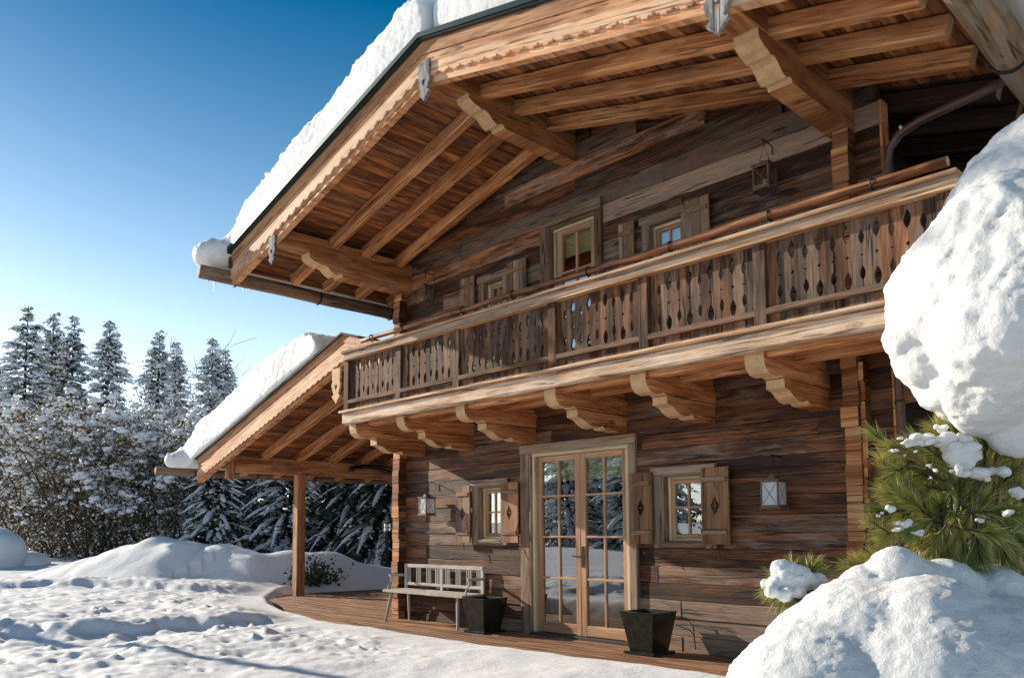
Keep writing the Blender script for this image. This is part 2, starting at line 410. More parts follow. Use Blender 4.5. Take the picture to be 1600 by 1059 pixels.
# ---- corner log ends
def corner(x0, x1, p, zt, name='corner_logs'):
    b = B(); z = -.05
    while z < zt:
        h = R.uniform(.165, .20); w_ = x1-x0
        dx = R.uniform(-.012, .012); pr = p+R.uniform(-.02, .015)
        tn = tint(.47, .2, .35, .35)
        beam(b, ((x0+x1)/2+dx, -pr, z+h/2), ((x0+x1)/2+dx, .10, z+h/2), w_+R.uniform(-.012, .006), h-.003, tn, (0, 0, 1), 2, .008, R.uniform(.004, .011), 0, 1)
        z += h
    b.build(name, [W_WALL, W_LOGEND], chalet)
corner(.205, .375, .15, 5.1)
corner(7.545, 7.695, .15, 2.78)
corner(7.50, 7.66, .18, 5.2)
# end strip of the front wall at the right, sunlight put into its lighter wood
b = B()
for z0, z1 in zip(rows[:26], rows[1:27]):
    box(b, 7.90, 7.93, -.012, .145, z0+.004, z1-.004, tint(.62, .1, .3, .2), axis=2)
b.build('sunlit_end_strip', W_ORANGE, chalet)

# ---- roof : soffit boards
ROOF_T = .035
rb = B()
def slope_boards(sgn, xe, y0, y1, apx, apz, sl, ztop, par, mat, wmin=.13, wmax=.21):
    """boards under the roof running along y; ztop = drop below top surface"""
    L = abs(xe-apx)/math.cos(math.atan(sl)); s = 0; dirv = Vector((sgn*1, 0, -sl)).normalized(); nrm = Vector((sgn*sl, 0, 1)).normalized()
    while s < L-.02:
        w_ = min(R.uniform(wmin, wmax), L-s); c = Vector((apx, 0, apz-ztop))+dirv*(s+w_/2)-nrm*R.uniform(0, .008)
        y = y0
        while y < y1-.05:
            ye = min(y1, y+R.uniform(2.5, 5))
            if y1-ye < .8: ye = y1
            beam(par, (c.x, y, c.z), (c.x, ye-.003, c.z), w_-.004, .03, tint(.5, .2, .4, .3), tuple(nrm), 1, 0, .004)
            y = ye
        s += w_
slope_boards(-1, LE, YF+.03, 9.3, APX, APZ, SL, .20, rb, None)
slope_boards(1, RE, YF+.03, .12, APX, APZ, SL, .20, rb, None)
roof = rb.build('roof', W_SOFFIT, chalet)
rb = B(); slope_boards(1, RE, .123, 9.3, APX, APZ, SL, .20, rb, None); rb.build('side_soffit', W_SHADED, roof)  # darker boards paint the shade under the side eave
# roof covering (dark sheet) with a metal edge
b = B()
for sgn, xe in ((-1, LE-.15), (1, RE+.12)):
    a = math.atan(SL); d = Vector((sgn, 0, -SL)).normalized(); n_ = Vector((sgn*SL, 0, 1)).normalized()
    L = abs(xe-APX)/math.cos(a); c = Vector((APX, 0, APZ-.045))+d*(L/2)
    beam(b, (c.x, YF-.10, c.z+.012), (c.x, 9.3, c.z+.012), L, .025, (.5, .5, .5), tuple(n_), 1, 0, .004)
b.build('roof_sheet', METALEDGE, roof)
# purlins
def purlin(x, zb, w_, ysc, par, yw=.05, hh=.25, up_y=YF+.08):
    b = B()
    beam(b, (x, up_y, zb+hh*1.5), (x, yw, zb+hh*1.5), w_, hh-.004, tint(.40, .04, .3, .1), (0, 0, 1), 8, .012, .012)
    h = hh; s = ysc
    prof = [(yw, 0), (s+.22, 0), (s+.20, .035), (s+.15, .03), (s+.10, .0), (s+.03, .03), (s-.04, .09), (s-.10, .11), (s-.16, .10), (s-.20, .12), (s-.26, .13), (s-.34, .17), (s-.36, h), (yw, h)]
    n0 = len(b.f)
    prism(b, prof, (x-w_/2, 0, zb), (0, 1, 0), (0, 0, 1), (1, 0, 0), w_, tint(.45, .05, .35, .1))
    for i in range(n0+3, n0+2+12): b.mi[i] = 1
    return b.build('purlin', [W_ORANGE, W_PALE], par)
purlin(.37, 5.17, .23, -1.50, roof)
purlin(3.92, 6.17, .21, -1.50, roof, hh=.225)
purlin(7.54, 5.23, .23, -1.48, roof, hh=.255)
# rafters
def rafter(sgn, y, x0, x1, apx, apz, sl, drop, par, w_=.13, h=.165, mat=None):
    b = B(); z = lambda x: apz-sl*abs(x-apx)-drop-h/2
    beam(b, (x0, y, z(x0)), (x1, y, z(x1)), w_, h, tint(.55, .07, .4, .15), (0, 0, 1), 10, .010, .014, 0, 1)
    return b.build('rafter', [mat or W_ORANGE, W_PALE], par)
for y in (-1.45, -.87, -.24, .4): rafter(-1, y, 3.86, -.68, APX, APZ, SL, .235, roof)
for y in (-1.60, -1.06, -.47): rafter(1, y, 3.98, 8.86, APX, APZ, SL, .235, roof)
for k in range(9): rafter(1, .25+k*.62, 7.0, 8.86, APX, APZ, SL, .235, roof, mat=W_SHADED)  # side rafters coloured dark for the eave shade
# bargeboards
def barge(apx, apz, sl, xl, xr, yf, par, lay, mats, scal=.19, amp=.045, nm='bargeboard', flyend=True):
    for sgn, xe in ((-1, xl), (1, xr)):
        if xe is None: continue
        b = B(); top, mid, low, fly = lay
        U = Vector((sgn, 0, -sl)); O = Vector((apx, yf, apz)); L = abs(xe-apx)
        def strip(d0, d1, y0, th, tn, m):      # d = vertical drop below the top line
            prism(b, [(0, -d1), (L, -d1), (L, -d0), (0, -d0)], O+Vector((0, y0, 0)), U, (0, 0, 1), (0, 1, 0), th, tn, m)
        strip(0.0, top, -.045, .045, tint(.40, .03, .35, .1), 0)
        strip(top+.002, mid, -.030, .03, tint(.55, .04, .55, .1), 0)
        # scalloped front board
        pts = [(0, -mid-.0), (0, -low)]; u = 0; k = 0
        while u < L-.001:
            u2 = min(u+scal, L)
            for f in (.12, .22, .32, .5, .68, .78, .88, 1.0):
                uu = u+(u2-u)*f
                dz = {.12: -.2, .22: .5, .32: .2, .5: 1.0, .68: .2, .78: .5, .88: -.2, 1.0: 0}[f]*amp
                pts.append((uu, -low+dz))
            u = u2
        pts.append((L, -mid))
        prism(b, pts, O+Vector((0, -.058, 0)), U, (0, 0, 1), (0, 1, 0), .028, tint(.62, .04, .72, .1), 0)
        strip(mid+.003, fly, -.028, .09, tint(.6, .04, .5, .1), 0)
        # split in two lengths along the board so that joints show
        b.build(nm, mats, par)
barge(APX, APZ-.02, SL, LE+.02, RE-.02, YF, roof, (.17, .29, .44, .52), [W_BARGE])
# metal drip at the gable edge
b = B()
for sgn, xe in ((-1, LE), (1, RE)):
    L = abs(xe-APX)
    prism(b, [(0, -.03), (L, -.03), (L, .03), (0, .03)], (APX, YF-.12, APZ), (sgn, 0, -SL), (0, 0, 1), (0, 1, 0), .018, (.5, .5, .5))
b.build('drip_edge', METALEDGE, roof)
b = B(); box(b, LE-.075, LE-.045, YF-.06, 9.2, 5.372, roofz(LE-.06)-.07, tint(.4, .05, .5, .1), axis=1, seg=10, wob=.004); b.build('eave_board', W_SOFFIT, roof)
# carved pendants
def heart(cx, cz, s): return [(cx, cz-s), (cx+s*.8, cz+.1*s), (cx+s*.75, cz+.75*s), (cx+s*.35, cz+.95*s), (cx, cz+.55*s), (cx-s*.35, cz+.95*s), (cx-s*.75, cz+.75*s), (cx-s*.8, cz+.1*s)]
def pendant(x, z, s, par, mat, tn, nm='pendant', y=YF-.09):
    # right half outline (x>=0) from top to tip; a heart hole is cut by splitting at the centre line
    half = [(.15, .0), (.15, -.20), (.13, -.26), (.155, -.30), (.165, -.36), (.12, -.46), (.09, -.52), (.12, -.56), (.145, -.55), (.14, -.59), (.08, -.64), (.03, -.69), (.0, -.74)]
    ho = [(0, -.46), (.045, -.40), (.05, -.35), (.03, -.325), (0, -.345)]
    b = B()
    for sg in (1, -1):
        poly = [(0, 0)]+half+ho
        poly = [(sg*u*s, v*s) for u, v in poly]
        prism(b, poly, (x, y, z), (1, 0, 0), (0, 0, 1), (0, 1, 0), .035, tn, 0, swap=True)
    return b.build(nm, mat, par)
pendant(.56, 5.47, .56, roof, W_SILVER, (.35, .6, .3))
pendant(4.0, 6.52, .62, roof, W_SILVER, (.5, .6, .4))
pendant(7.66, 5.62, .68, roof, W_SILVER, (.6, .6, .5))
# gutters (hollowed logs) with iron hooks
def gutter(x, z, r, y0, y1, par, mat):
    b = B(); pts = []; n = 24
    for i in range(n+1):
        f = i/n; y = y0+(y1-y0)*f
        pts.append((x+.02*noise.noise(Vector((y*.8, 3, 0))), y, z+.02*noise.noise(Vector((y*.8, 9, 0)))))
    tube(b, pts, r, tint(.5, .02, .6, .1), 16, emi=1)
    o = b.build('gutter', [mat, W_TRIM], par, smooth=True)
    y = y0+.55
    while y < y1:
        h = B(); ring = [(x+(r+.012)*math.sin(a), y, z-(r+.012)*math.cos(a)) for a in [rad(q) for q in range(-110, 121, 15)]]
        tube(h, ring, .016, sides=6); y += 1.45
        h.build('gutter_hook', IRON, par, smooth=True)
gutter(-.95, 5.25, .105, -2.86, 1.2, roof, W_LOG)
gutter(9.25, 4.90, .135, -3.0, 9, roof, W_LOG)
# icicles under the left gutter
for y, l in ((-2.62, .16), (-2.15, .10), (-2.05, .06), (-2.72, .05)):
    b = B(); tube(b, [(-.98, y, 5.15), (-.98, y, 5.15-l)], .012, sides=6, r1=.002)
    b.build('icicle', FROST, roof)
# downpipe and its elbow
b = B()
tube(b, [(7.97, -.02, -.1), (7.97, -.02, 4.75), (7.99, -.03, 4.92), (8.10, -.06, 5.02), (8.3, -.12, 5.05), (9.2, -.35, 5.1-.06)], .04, sides=12)
for z in (.8, 2.5, 4.6): tube(b, [(7.97, -.02, z-.02), (7.97, -.02, z+.02)], .048, sides=12)
b.build('downpipe', COPPER, chalet, smooth=True)
b = B(); tube(b, [(8.12, -.06, 5.04), (8.14, -.06, 5.05)], .05, sides=12); b.build('pipe_collar', CANDLE, chalet)

# ---- balcony
BX0, BX1, BY = .66, 8.95, -1.30
bal = B()
box(bal, BX0, BX1, -1.28, -.02, 3.03, 3.075, tint(.5, .05), axis=0)
nfl = 7
for i in range(nfl):
    y0 = -1.27+i*1.24/nfl; box(bal, BX0+.02, BX1-.02, y0, y0+1.24/nfl-.008, 3.0, 3.028, tint(.55, .12), axis=0)
box(bal, 7.75, BX1, .0, 6, 3.03, 3.075, tint(.5, .05), axis=1)
balcony = bal.build('balcony', W_ORANGE, chalet)
b = B(); beam(b, (BX0+.02, -1.33, 2.985), (BX1, -1.33, 2.985), .10, .165, tint(.62, .02, .7, .1), (0, 0, 1), 40, .018, .02); b.build('edge_beam', W_BEAM, balcony)
b = B(); beam(b, (BX0-.03, -1.36, 3.085), (BX1+.03, -1.36, 3.085), .13, .032, tint(.66, .02, .65, .1), (0, 0, 1), 30, .006, .008); b.build('ledge', W_BEAM, balcony)
b = B()
beam(b, (BX0+.45, -1.15, 2.93), (BX1, -1.15, 2.93), .14, .13, tint(.6, .03, .45, .1), (0, 0, 1), 30, .015, .02)
beam(b, (BX0+.45, -.6, 2.94), (BX1, -.6, 2.94), .14, .11, tint(.55, .03, .4, .1), (0, 0, 1), 30, .012, .02)
b.build('floor_joist', W_ORANGE, balcony)
# side balcony beam at right and its underside
b = B()
box(b, 7.6, 8.95, .55, .72, 2.60, 2.98, tint(.6, .05), axis=0, seg=6, wob=.01)
box(b, 7.6, 8.95, 3.2, 3.37, 2.60, 2.98, tint(.5, .05), axis=0)
box(b, 7.7, 8.95, 0, 6, 2.985, 3.01, tint(.5, .05), axis=1)
b.build('side_beam', W_ORANGE, balcony)
# brackets
def bracket(xr, w_=.145, zt=2.905):
    b = B(); tn = tint(.55, .07, .3, .12)
    e = -1.27
    up_p = [(.05, zt-.18), (-.80, zt-.19), (-.92, zt-.185), (-.97, zt-.165), (-1.0, zt-.18), (-1.10, zt-.195), (-1.19, zt-.18), (-1.25, zt-.13), (e, zt-.07), (e, zt), (.05, zt)]
    up_p = [(y, z) for y, z in up_p]
    n0 = len(b.f); prism(b, up_p, (xr-w_, 0, 0), (0, 1, 0), (0, 0, 1), (1, 0, 0), w_, tn)
    for i in range(n0+2+1, n0+2+9): b.mi[i] = 1
    zl = zt-.19
    lo_p = [(.05, zl-.20), (-.34, zl-.195), (-.42, zl-.19), (-.46, zl-.155), (-.52, zl-.175), (-.58, zl-.19), (-.66, zl-.18), (-.74, zl-.145), (-.80, zl-.105), (-.87, zl-.09), (-.90, zl-.085), (-.905, zl-.004), (.05, zl-.004)]
    n0 = len(b.f); prism(b, lo_p, (xr-w_+.004, 0, 0), (0, 1, 0), (0, 0, 1), (1, 0, 0), w_-.008, tint(.52, .07, .3, .12))
    for i in range(n0+2+1, n0+2+11): b.mi[i] = 1
    box(b, xr-w_+.006, xr-.006, -1.262, -.02, zt-.003, 2.999, tint(.5, .05), axis=1)
    return b.build('bracket', [W_ORANGE, W_PALE], balcony)
for xr in (.86, 2.02, 3.27, 4.80, 6.02, 7.30, 8.6): bracket(xr, .17 if xr < 5 else .19)
# posts, rails
PX = [.70, 1.98, 3.19, 4.82, 6.06, 7.32, 8.85]
for i, x in enumerate(PX):
    b = B(); box(b, x-.06, x+.06, -1.345, -1.235, 3.075, 3.88, tint(.42, .08, .5, .2), axis=2, seg=4, wob=.006); b.build('post', W_GREY, balcony)
b = B()
beam(b, (BX0-.02, -1.305, 3.965), (BX1, -1.305, 3.965), .20, .034, tint(.62, .02, .5, .1), (0, 0, 1), 30, .005, .008)
beam(b, (BX0+.02, -1.325, 3.905), (BX1, -1.325, 3.905), .10, .085, tint(.42, .02, .8, .1), (0, 0, 1), 30, .006, .008)
beam(b, (BX0+.0, -1.34, 3.855), (BX1, -1.34, 3.855), .10, .018, tint(.7, .02, .4, .1), (0, 0, 1), 30, .004, .004)
b.build('handrail', W_RAIL, balcony)
b = B()
pts = [(.98+(8.86-.98)*i/40, -1.27+.012*noise.noise(Vector((i*.3, 0, 0))), 4.10+.012*noise.noise(Vector((i*.3, 5, 0)))) for i in range(41)]
tube(b, pts, lambda f: .033+.008*f, (.55, .3, .2), 10, emi=1)
b.build('pole_rail', [W_POLE, W_PALE], balcony, smooth=True)
for x in (1.25, 2.02, 3.25, 4.15, 5.3, 6.35, 7.4, 8.3):
    b = B(); ring = [(x, -1.27+.048*math.sin(a), 4.10-.048*math.cos(a)) for a in [rad(q) for q in range(-180, 181, 30)]]
    tube(b, ring, .008, sides=5); tube(b, [(x, -1.27, 4.055), (x, -1.27, 3.98)], .009, sides=5)
    b.build('rail_clamp', IRON, balcony)
# balustrade boards with leaf-shaped cut-outs
def leaf(h, w_, n=7): return [(w_*math.sin(math.pi*i/n)**.9, -h+2*h*i/n) for i in range(n+1)]
def notches(big):
    h, w_, zc_ = (.082, .031, .198) if big else (.062, .023, .148)
    d, dw = (.019, .017) if big else (.007, .017)
    return [(w, -zc_+z) for w, z in leaf(h, w_)]+[(0, -d), (dw, 0), (0, d)]+[(w, zc_+z) for w, z in leaf(h, w_)]
for i in range(len(PX)-1):
    x0, x1 = PX[i]+.055, PX[i+1]-.055; n = max(6, round((x1-x0)/.118)); bw = (x1-x0)/n
    b = B()
    for k in range(n):
        a, c = x0+k*bw+.0006, x0+(k+1)*bw-.0006; zc = 3.535; zb, zt = 3.115+R.uniform(-.008, .008), 3.87
        L = [] if k == 0 else [(a+w, zc+z) for w, z in notches(k % 2 == 0)]
        Rr = [] if k == n-1 else [(c-w, zc+z) for w, z in notches((k+1) % 2 == 0)]
        poly = [(a, zb)]+[(c, zb)]+Rr+[(c, zt), (a, zt)]+L[::-1]
        y = -1.305+R.uniform(-.004, .004)
        br = R.choice([.28, .36, .44, .5, .56]) if R.random() < .85 else .8
        prism(b, poly, (0, y, 0), (1, 0, 0), (0, 0, 1), (0, 1, 0), .026, (br, R.uniform(.1, .95), R.random()), 0, swap=True)
    b.build('balustrade_panel', W_GREY, balcony)
    b = B(); box(b, x0-.005, x1+.005, -1.345, -1.308, 3.205, 3.262, tint(.45, .06, .6, .2), axis=0, seg=6, wob=.004); b.build('lower_rail', W_GREY, balcony)

# ---- french door
DC = B()
for x0, x1, z0, z1, ax in ((2.99, 3.20, 0, 2.372, 2), (4.83, 4.94, 0, 2.372, 2), (2.99, 4.94, 2.374, 2.50, 0)):
    box(DC, x0, x1, -.045, .02, z0, z1, tint(.55, .05, .7, .15), axis=ax, seg=6, wob=.006, ch=.01)
box(DC, 3.16, 3.205, -.02, .12, 0, 2.38, tint(.6, .05, .5, .2), axis=2)
box(DC, 4.825, 4.855, -.02, .12, 0, 2.38, tint(.3, .02, .3, .2), axis=2)
door = DC.build('french_door', W_TRIM, chalet)
b = B()
box(b, 3.207, 3.255, -.028, .10, .03, 2.33, tint(.5, .02), axis=2); box(b, 4.775, 4.823, -.028, .10, .03, 2.33, tint(.5, .02), axis=2)
box(b, 3.207, 4.823, -.030, .10, 2.331, 2.376, tint(.5, .02), axis=0); b.build('door_frame', W_CREAM, door)
b = B(); box(b, 3.2, 4.83, -.08, .1, -.005, .035, axis=0); b.build('threshold', plain('threshold', (.06, .06, .062), .45, .5), door)
def leaf_door(x0, x1, y, z0, z1, pw, rowsz, par, nm='door_leaf', st=.085, bot=.13):
    b = B(); th = .055
    for a, c in ((x0, x0+st), (x1-st, x1)): box(b, a, c, y, y+th, z0, z1, tint(.5, .05, .3, .2), axis=2)
    box(b, x0+st, x1-st, y+.002, y+th, z0, z0+bot, tint(.5, .05, .3, .2), axis=0); box(b, x0+st, x1-st, y+.002, y+th, z1-.07, z1, tint(.5, .05, .3, .2), axis=0)
    for x in pw: box(b, x-.014, x+.014, y+.008, y+th-.01, z0+bot, z1-.07, tint(.55, .03), axis=2, ch=.004)
    for z in rowsz: box(b, x0+st, x1-st, y+.004, y+th-.012, z-.014, z+.014, tint(.55, .03), axis=0, ch=.004)
    o = b.build(nm, W_DOOR, par)
    g = B(); g.quadpts([(x0+st, y+.03, z0+bot), (x1-st, y+.03, z0+bot), (x1-st, y+.03, z1-.07), (x0+st, y+.03, z1-.07)]); 
    return o, g
for k, (x0, x1) in enumerate(((3.257, 4.01), (4.014, 4.773))):
    w4 = (x1-x0-.17)
    o, g = leaf_door(x0, x1, .02, .04, 2.328, [x0+.085+w4*.5], [1.80, 1.27, .74], door)
    g.build('pane', GLASS, door)
b = B()
tube(b, [(4.03, .0, 1.02), (4.03, -.04, 1.02), (3.93, -.045, 1.03)], .008, sides=8)
prism(b, [(-.018, -.13), (.018, -.13), (.024, 0), (.018, .13), (-.018, .13), (-.024, 0)], (4.05, .018, 1.02), (1, 0, 0), (0, 0, 1), (0, -1, 0), .008)
b.build('handle', IRON, door)
b = B(); b.quadpts([(3.34, .092, 2.0), (4.70, .092, 2.0), (4.70, .092, 2.3), (3.34, .092, 2.3)]); 
for k in range(5): box(b, 3.33, 4.71, .080, .090, 2.02+k*.055, 2.05+k*.055, axis=0, ch=.003)
b.build('blind', BLIND, door)
b = B()
for x in (3.36, 3.40): 
    tube(b, [(x, .15, 2.02), (x, .15, 1.6)], .004, sides=5)
b.build('blind_cord', W_CREAM, door)
def pleat(b, x0, x1, y, z0, z1, n=10):
    for i in range(n):
        a, c = x0+(x1-x0)*i/n, x0+(x1-x0)*(i+1)/n; ya, yc = y+(.03 if i % 2 else 0), y+(0 if i % 2 else .03)
        b.quadpts([(a, ya, z0), (c, yc, z0), (c, yc, z1), (a, ya, z1)])
b = B(); pleat(b, 3.3, 3.52, .2, .05, 2.3, 6); pleat(b, 4.62, 4.78, .2, .05, 2.3, 6); b.build('curtain', CURTAIN, door)
# dark rooms behind the openings
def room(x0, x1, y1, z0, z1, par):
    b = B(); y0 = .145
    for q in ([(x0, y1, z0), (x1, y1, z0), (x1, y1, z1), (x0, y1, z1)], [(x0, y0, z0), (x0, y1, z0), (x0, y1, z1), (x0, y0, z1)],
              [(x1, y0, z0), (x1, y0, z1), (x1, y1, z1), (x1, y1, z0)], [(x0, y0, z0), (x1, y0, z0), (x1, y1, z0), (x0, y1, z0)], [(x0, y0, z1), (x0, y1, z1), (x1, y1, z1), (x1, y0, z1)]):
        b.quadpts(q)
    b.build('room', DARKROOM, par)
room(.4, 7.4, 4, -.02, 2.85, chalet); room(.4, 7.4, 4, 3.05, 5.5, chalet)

# ---- windows with shutters
def shutter(x0, x1, z0, z1, y, par, dia=True, hooks=True):
    b = B(); n = 3; xm = (x0+x1)/2; th = .028; zc = (z0+z1)/2; dw, dh = .055, .105
    tn1, tn2 = tint(.5, .12, .4, .35), tint(.55, .15, .4, .35)
    if dia:
        prism(b, [(x0, z0), (xm, z0), (xm, zc-dh), (xm-dw, zc), (xm, zc+dh), (xm, z1), (x0, z1)], (0, y, 0), (1, 0, 0), (0, 0, 1), (0, -1, 0), th, tn1, swap=True)
        prism(b, [(xm, z0), (x1, z0), (x1, z1), (xm, z1), (xm, zc+dh), (xm+dw, zc), (xm, zc-dh)], (0, y, 0), (1, 0, 0), (0, 0, 1), (0, -1, 0), th, tn2, swap=True)
        box(b, xm-.004, xm+.004, y-.022, y-.01, zc-dh, zc+dh, tn1, ch=.002); box(b, xm-dw, xm+dw, y-.022, y-.01, zc-.004, zc+.004, tn1, ch=.002)
    else:
        for k in range(3):
            a = x0+(x1-x0)*k/3; box(b, a+.001, a+(x1-x0)/3-.001, y-th, y, z0, z1, tint(.5, .12, .6, .3), axis=2)
    for z in (z0+.135, z1-.13):
        box(b, x0+.025, x1-.025, y-th-.018, y-th+.001, z-.028, z+.028, tint(.5, .1, .6, .2), axis=0)
    o = b.build('shutter', W_SHUT, par)
    if hooks:
        h = B(); xx = x0+(x1-x0)*.6
        tube(h, [(xx-.02, -.02, z0+.03), (xx, y-th-.01, z0-.02), (xx+.03, y-th-.02, z0-.12)], .006, sides=5); h.build('shutter_hook', IRON, par)
def window(ox0, ox1, oz0, oz1, sh, par, trim=.13, blind=True, shz=None, dia=True, cols=1):
    b = B(); tw = trim; tn = lambda: tint(.55, .06, .75, .2)
    # splayed trim boards round the opening
    box(b, ox0-tw, ox0, -.04, .03, oz0-tw*.6, oz1+.001, tn(), axis=2, ch=.012); box(b, ox1, ox1+tw, -.04, .03, oz0-tw*.6, oz1+.001, tn(), axis=2, ch=.012)
    box(b, ox0-tw-.02, ox1+tw+.02, -.055, .03, oz1+.003, oz1+.10, tn(), axis=0, ch=.012)
    box(b, ox0-.01, ox1+.01, -.05, .11, oz0-.07, oz0-.003, tn(), axis=0, ch=.012)
    for a, c in ((ox0-.001, ox0+.012), (ox1-.012, ox1+.001)): box(b, a, c, -.03, .13, oz0, oz1, tn(), axis=2, ch=.003)
    box(b, ox0+.013, ox1-.013, -.03, .13, oz1-.012, oz1+.001, tn(), axis=0, ch=.003)
    win = b.build('window', W_TRIM, par)
    f = B(); x0, x1, z0, z1 = ox0+.013, ox1-.013, oz0, oz1-.013
    for a, c in ((x0, x0+.035), (x1-.035, x1)): box(f, a, c, .06, .11, z0, z1, axis=2)
    box(f, x0+.035, x1-.035, .061, .11, z0, z0+.035, axis=0); box(f, x0+.035, x1-.035, .061, .11, z1-.035, z1, axis=0)
    f.build('window_frame', W_CREAM, win)
    s = B(); x0 += .037; x1 -= .037; z0 += .037; z1 -= .037; st = .045
    for a, c in ((x0, x0+st), (x1-st, x1)): box(s, a, c, .075, .12, z0, z1, axis=2)
    box(s, x0+st, x1-st, .076, .12, z0, z0+st, axis=0); box(s, x0+st, x1-st, .076, .12, z1-st, z1, axis=0)
    xm = (x0+x1)/2; zm = z0+(z1-z0)*.52
    box(s, xm-.012, xm+.012, .08, .115, z0+st, z1-st, axis=2, ch=.003); box(s, x0+st, x1-st, .082, .114, zm-.012, zm+.012, axis=0, ch=.003)
    s.build('sash', W_DOOR, win)
    g = B(); g.quadpts([(x0+st, .1, z0+st), (x1-st, .1, z0+st), (x1-st, .1, z1-st), (x0+st, .1, z1-st)]); g.build('pane', GLASS, win)
    if blind:
        q = B(); q.quadpts([(x0, .16, z1-.16), (x1, .16, z1-.16), (x1, .16, z1), (x0, .16, z1)]); q.build('blind', BLIND, win)
        q = B(); pleat(q, x0, x0+.12, .2, z0, z1, 4); pleat(q, x1-.12, x1, .2, z0, z1, 4); q.build('curtain', CURTAIN, win)
    z0s, z1s = shz or (oz0-.02, oz1+.03)
    for a, c in sh: shutter(a, c, z0s, z1s, -.062, win, dia)
    return win
window(2.12, 2.60, 1.24, 1.98, ((1.70, 2.00), (2.66, 2.99)), chalet, shz=(1.19, 2.01))
window(5.31, 5.86, 1.22, 1.97, ((4.88, 5.20), (5.86, 6.20)), chalet, shz=(1.19, 2.02))
window(2.24, 2.66, 4.28, 4.94, ((1.80, 2.10), (2.80, 3.17)), chalet, trim=.09, shz=(4.25, 5.08), dia=False)
window(5.18, 5.66, 4.28, 4.98, ((4.78, 5.02), (5.73, 6.06)), chalet, trim=.09, shz=(4.25, 5.07), dia=False)
# balcony door
b = B()
for x0, x1, z0, z1, ax in ((3.41, 3.58, 3.08, 5.40, 2), (4.36, 4.47, 3.08, 5.40, 2), (3.41, 4.47, 5.402, 5.55, 0)):
    box(b, x0, x1, -.05, .02, z0, z1, tint(.42, .05, .5, .2), axis=ax, seg=4, wob=.005)
for x0, x1 in ((3.56, 3.585), (4.355, 4.38)): box(b, x0, x1, -.03, .14, 3.08, 5.40, tint(.4, .05, .5, .2), axis=2)
box(b, 3.586, 4.354, -.02, .14, 5.37, 5.40, tint(.6, .05, .5, .2), axis=0)
bd = b.build('balcony_door', W_TRIM, chalet)
b = B()
for a, c in ((3.587, 3.63), (4.31, 4.353)): box(b, a, c, .03, .10, 3.08, 5.33, axis=2)
box(b, 3.587, 4.353, .029, .10, 5.331, 5.368, axis=0); b.build('door_frame', W_CREAM, bd)
o, g = leaf_door(3.632, 4.308, .05, 3.09, 5.328, [3.97], [4.75, 4.2, 3.65], bd); g.build('pane', GLASS, bd)
b = B(); b.quadpts([(3.66, .15, 4.98), (4.29, .15, 4.98), (4.29, .15, 5.33), (3.66, .15, 5.33)]); b.build('blind', BLIND, bd)

# ================================================================== PORCH
PAX, PAZ, PSL, PYF, PYB = -.50, 4.61, .295, -.60, 5.2
PLE = -6.15
porch = tag(empty('porch', (-5.1, 1.2, 0)), 'open timber porch with pitched snowy roof on a square post left of the chalet', 'porch')
P0 = Vector((-5.1, 1.2, 0))
def shift(b):
    b.v = [tuple(Vector(v)-P0) for v in b.v]; return b
_B = B
class PB(_B):
    def build(s, *a, **k): shift(s); return _B.build(s, *a, **k)
B = PB
rb = B(); slope_boards(-1, PLE, PYF+.02, PYB, PAX, PAZ, PSL, .20, rb, None)
slope_boards(1, -.02, PYF+.02, PYB, PAX, PAZ, PSL, .20, rb, None)
proof = rb.build('roof', W_SOFFIT, porch)
b = B()
for sgn, xe in ((-1, PLE-.04), (1, .0)):
    d = Vector((sgn, 0, -PSL)).normalized(); n_ = Vector((sgn*PSL, 0, 1)).normalized(); L = abs(xe-PAX)/math.cos(math.atan(PSL)); c = Vector((PAX, 0, PAZ-.02))+d*(L/2)
    beam(b, (c.x, PYF-.09, c.z), (c.x, PYB, c.z), L, .03, (.5, .5, .5), tuple(n_), 1, 0, .004)
b.build('roof_sheet', plain('shingle_edge', (.06, .05, .045), .9, bumps=(30, 1, .02)), proof)
barge(PAX, PAZ-.03, PSL, PLE+.04, .62, PYF, proof, (.13, .27, .46, .52), [W_ORANGE], .17, .03)
for y in (.32, 1.12, 1.92, 2.72, 3.52, 4.3): rafter(-1, y, -.5, PLE+.12, PAX, PAZ, PSL, .235, proof, .15, .17)
b = B(); beam(b, (-5.1, -.30, 2.755), (-5.1, 5.0, 2.755), .22, .33, tint(.5, .03, .4, .1), (0, 0, 1), 14, .012, .014, 0, 1); b.build('beam', [W_ORANGE, W_ORANGE], porch)
b = B(); beam(b, (-.5, -.5, 3.95), (-.5, 5.0, 3.95), .2, .28, tint(.5, .03, .4, .1)); b.build('beam', W_ORANGE, porch)
b = B(); box(b, -5.205, -4.995, 1.10, 1.30, .0, 2.59, tint(.5, .03, .6, .1), axis=2, seg=10, wob=.008, ch=.016); b.build('post', W_ORANGE, porch)
b = B(); box(b, -5.19, -5.01, 1.12, 1.28, -.03, .03, axis=2); b.build('post_shoe', IRON, porch)
pendant(-.62, 4.02, .8, proof, W_PALE, (.62, .5, .3), y=PYF-.1)
b = B(); box(b, -5.20, -5.06, -.46, -.32, 2.45, 2.93, tint(.5, .03), axis=2); b.build('pendant', W_ORANGE, proof)
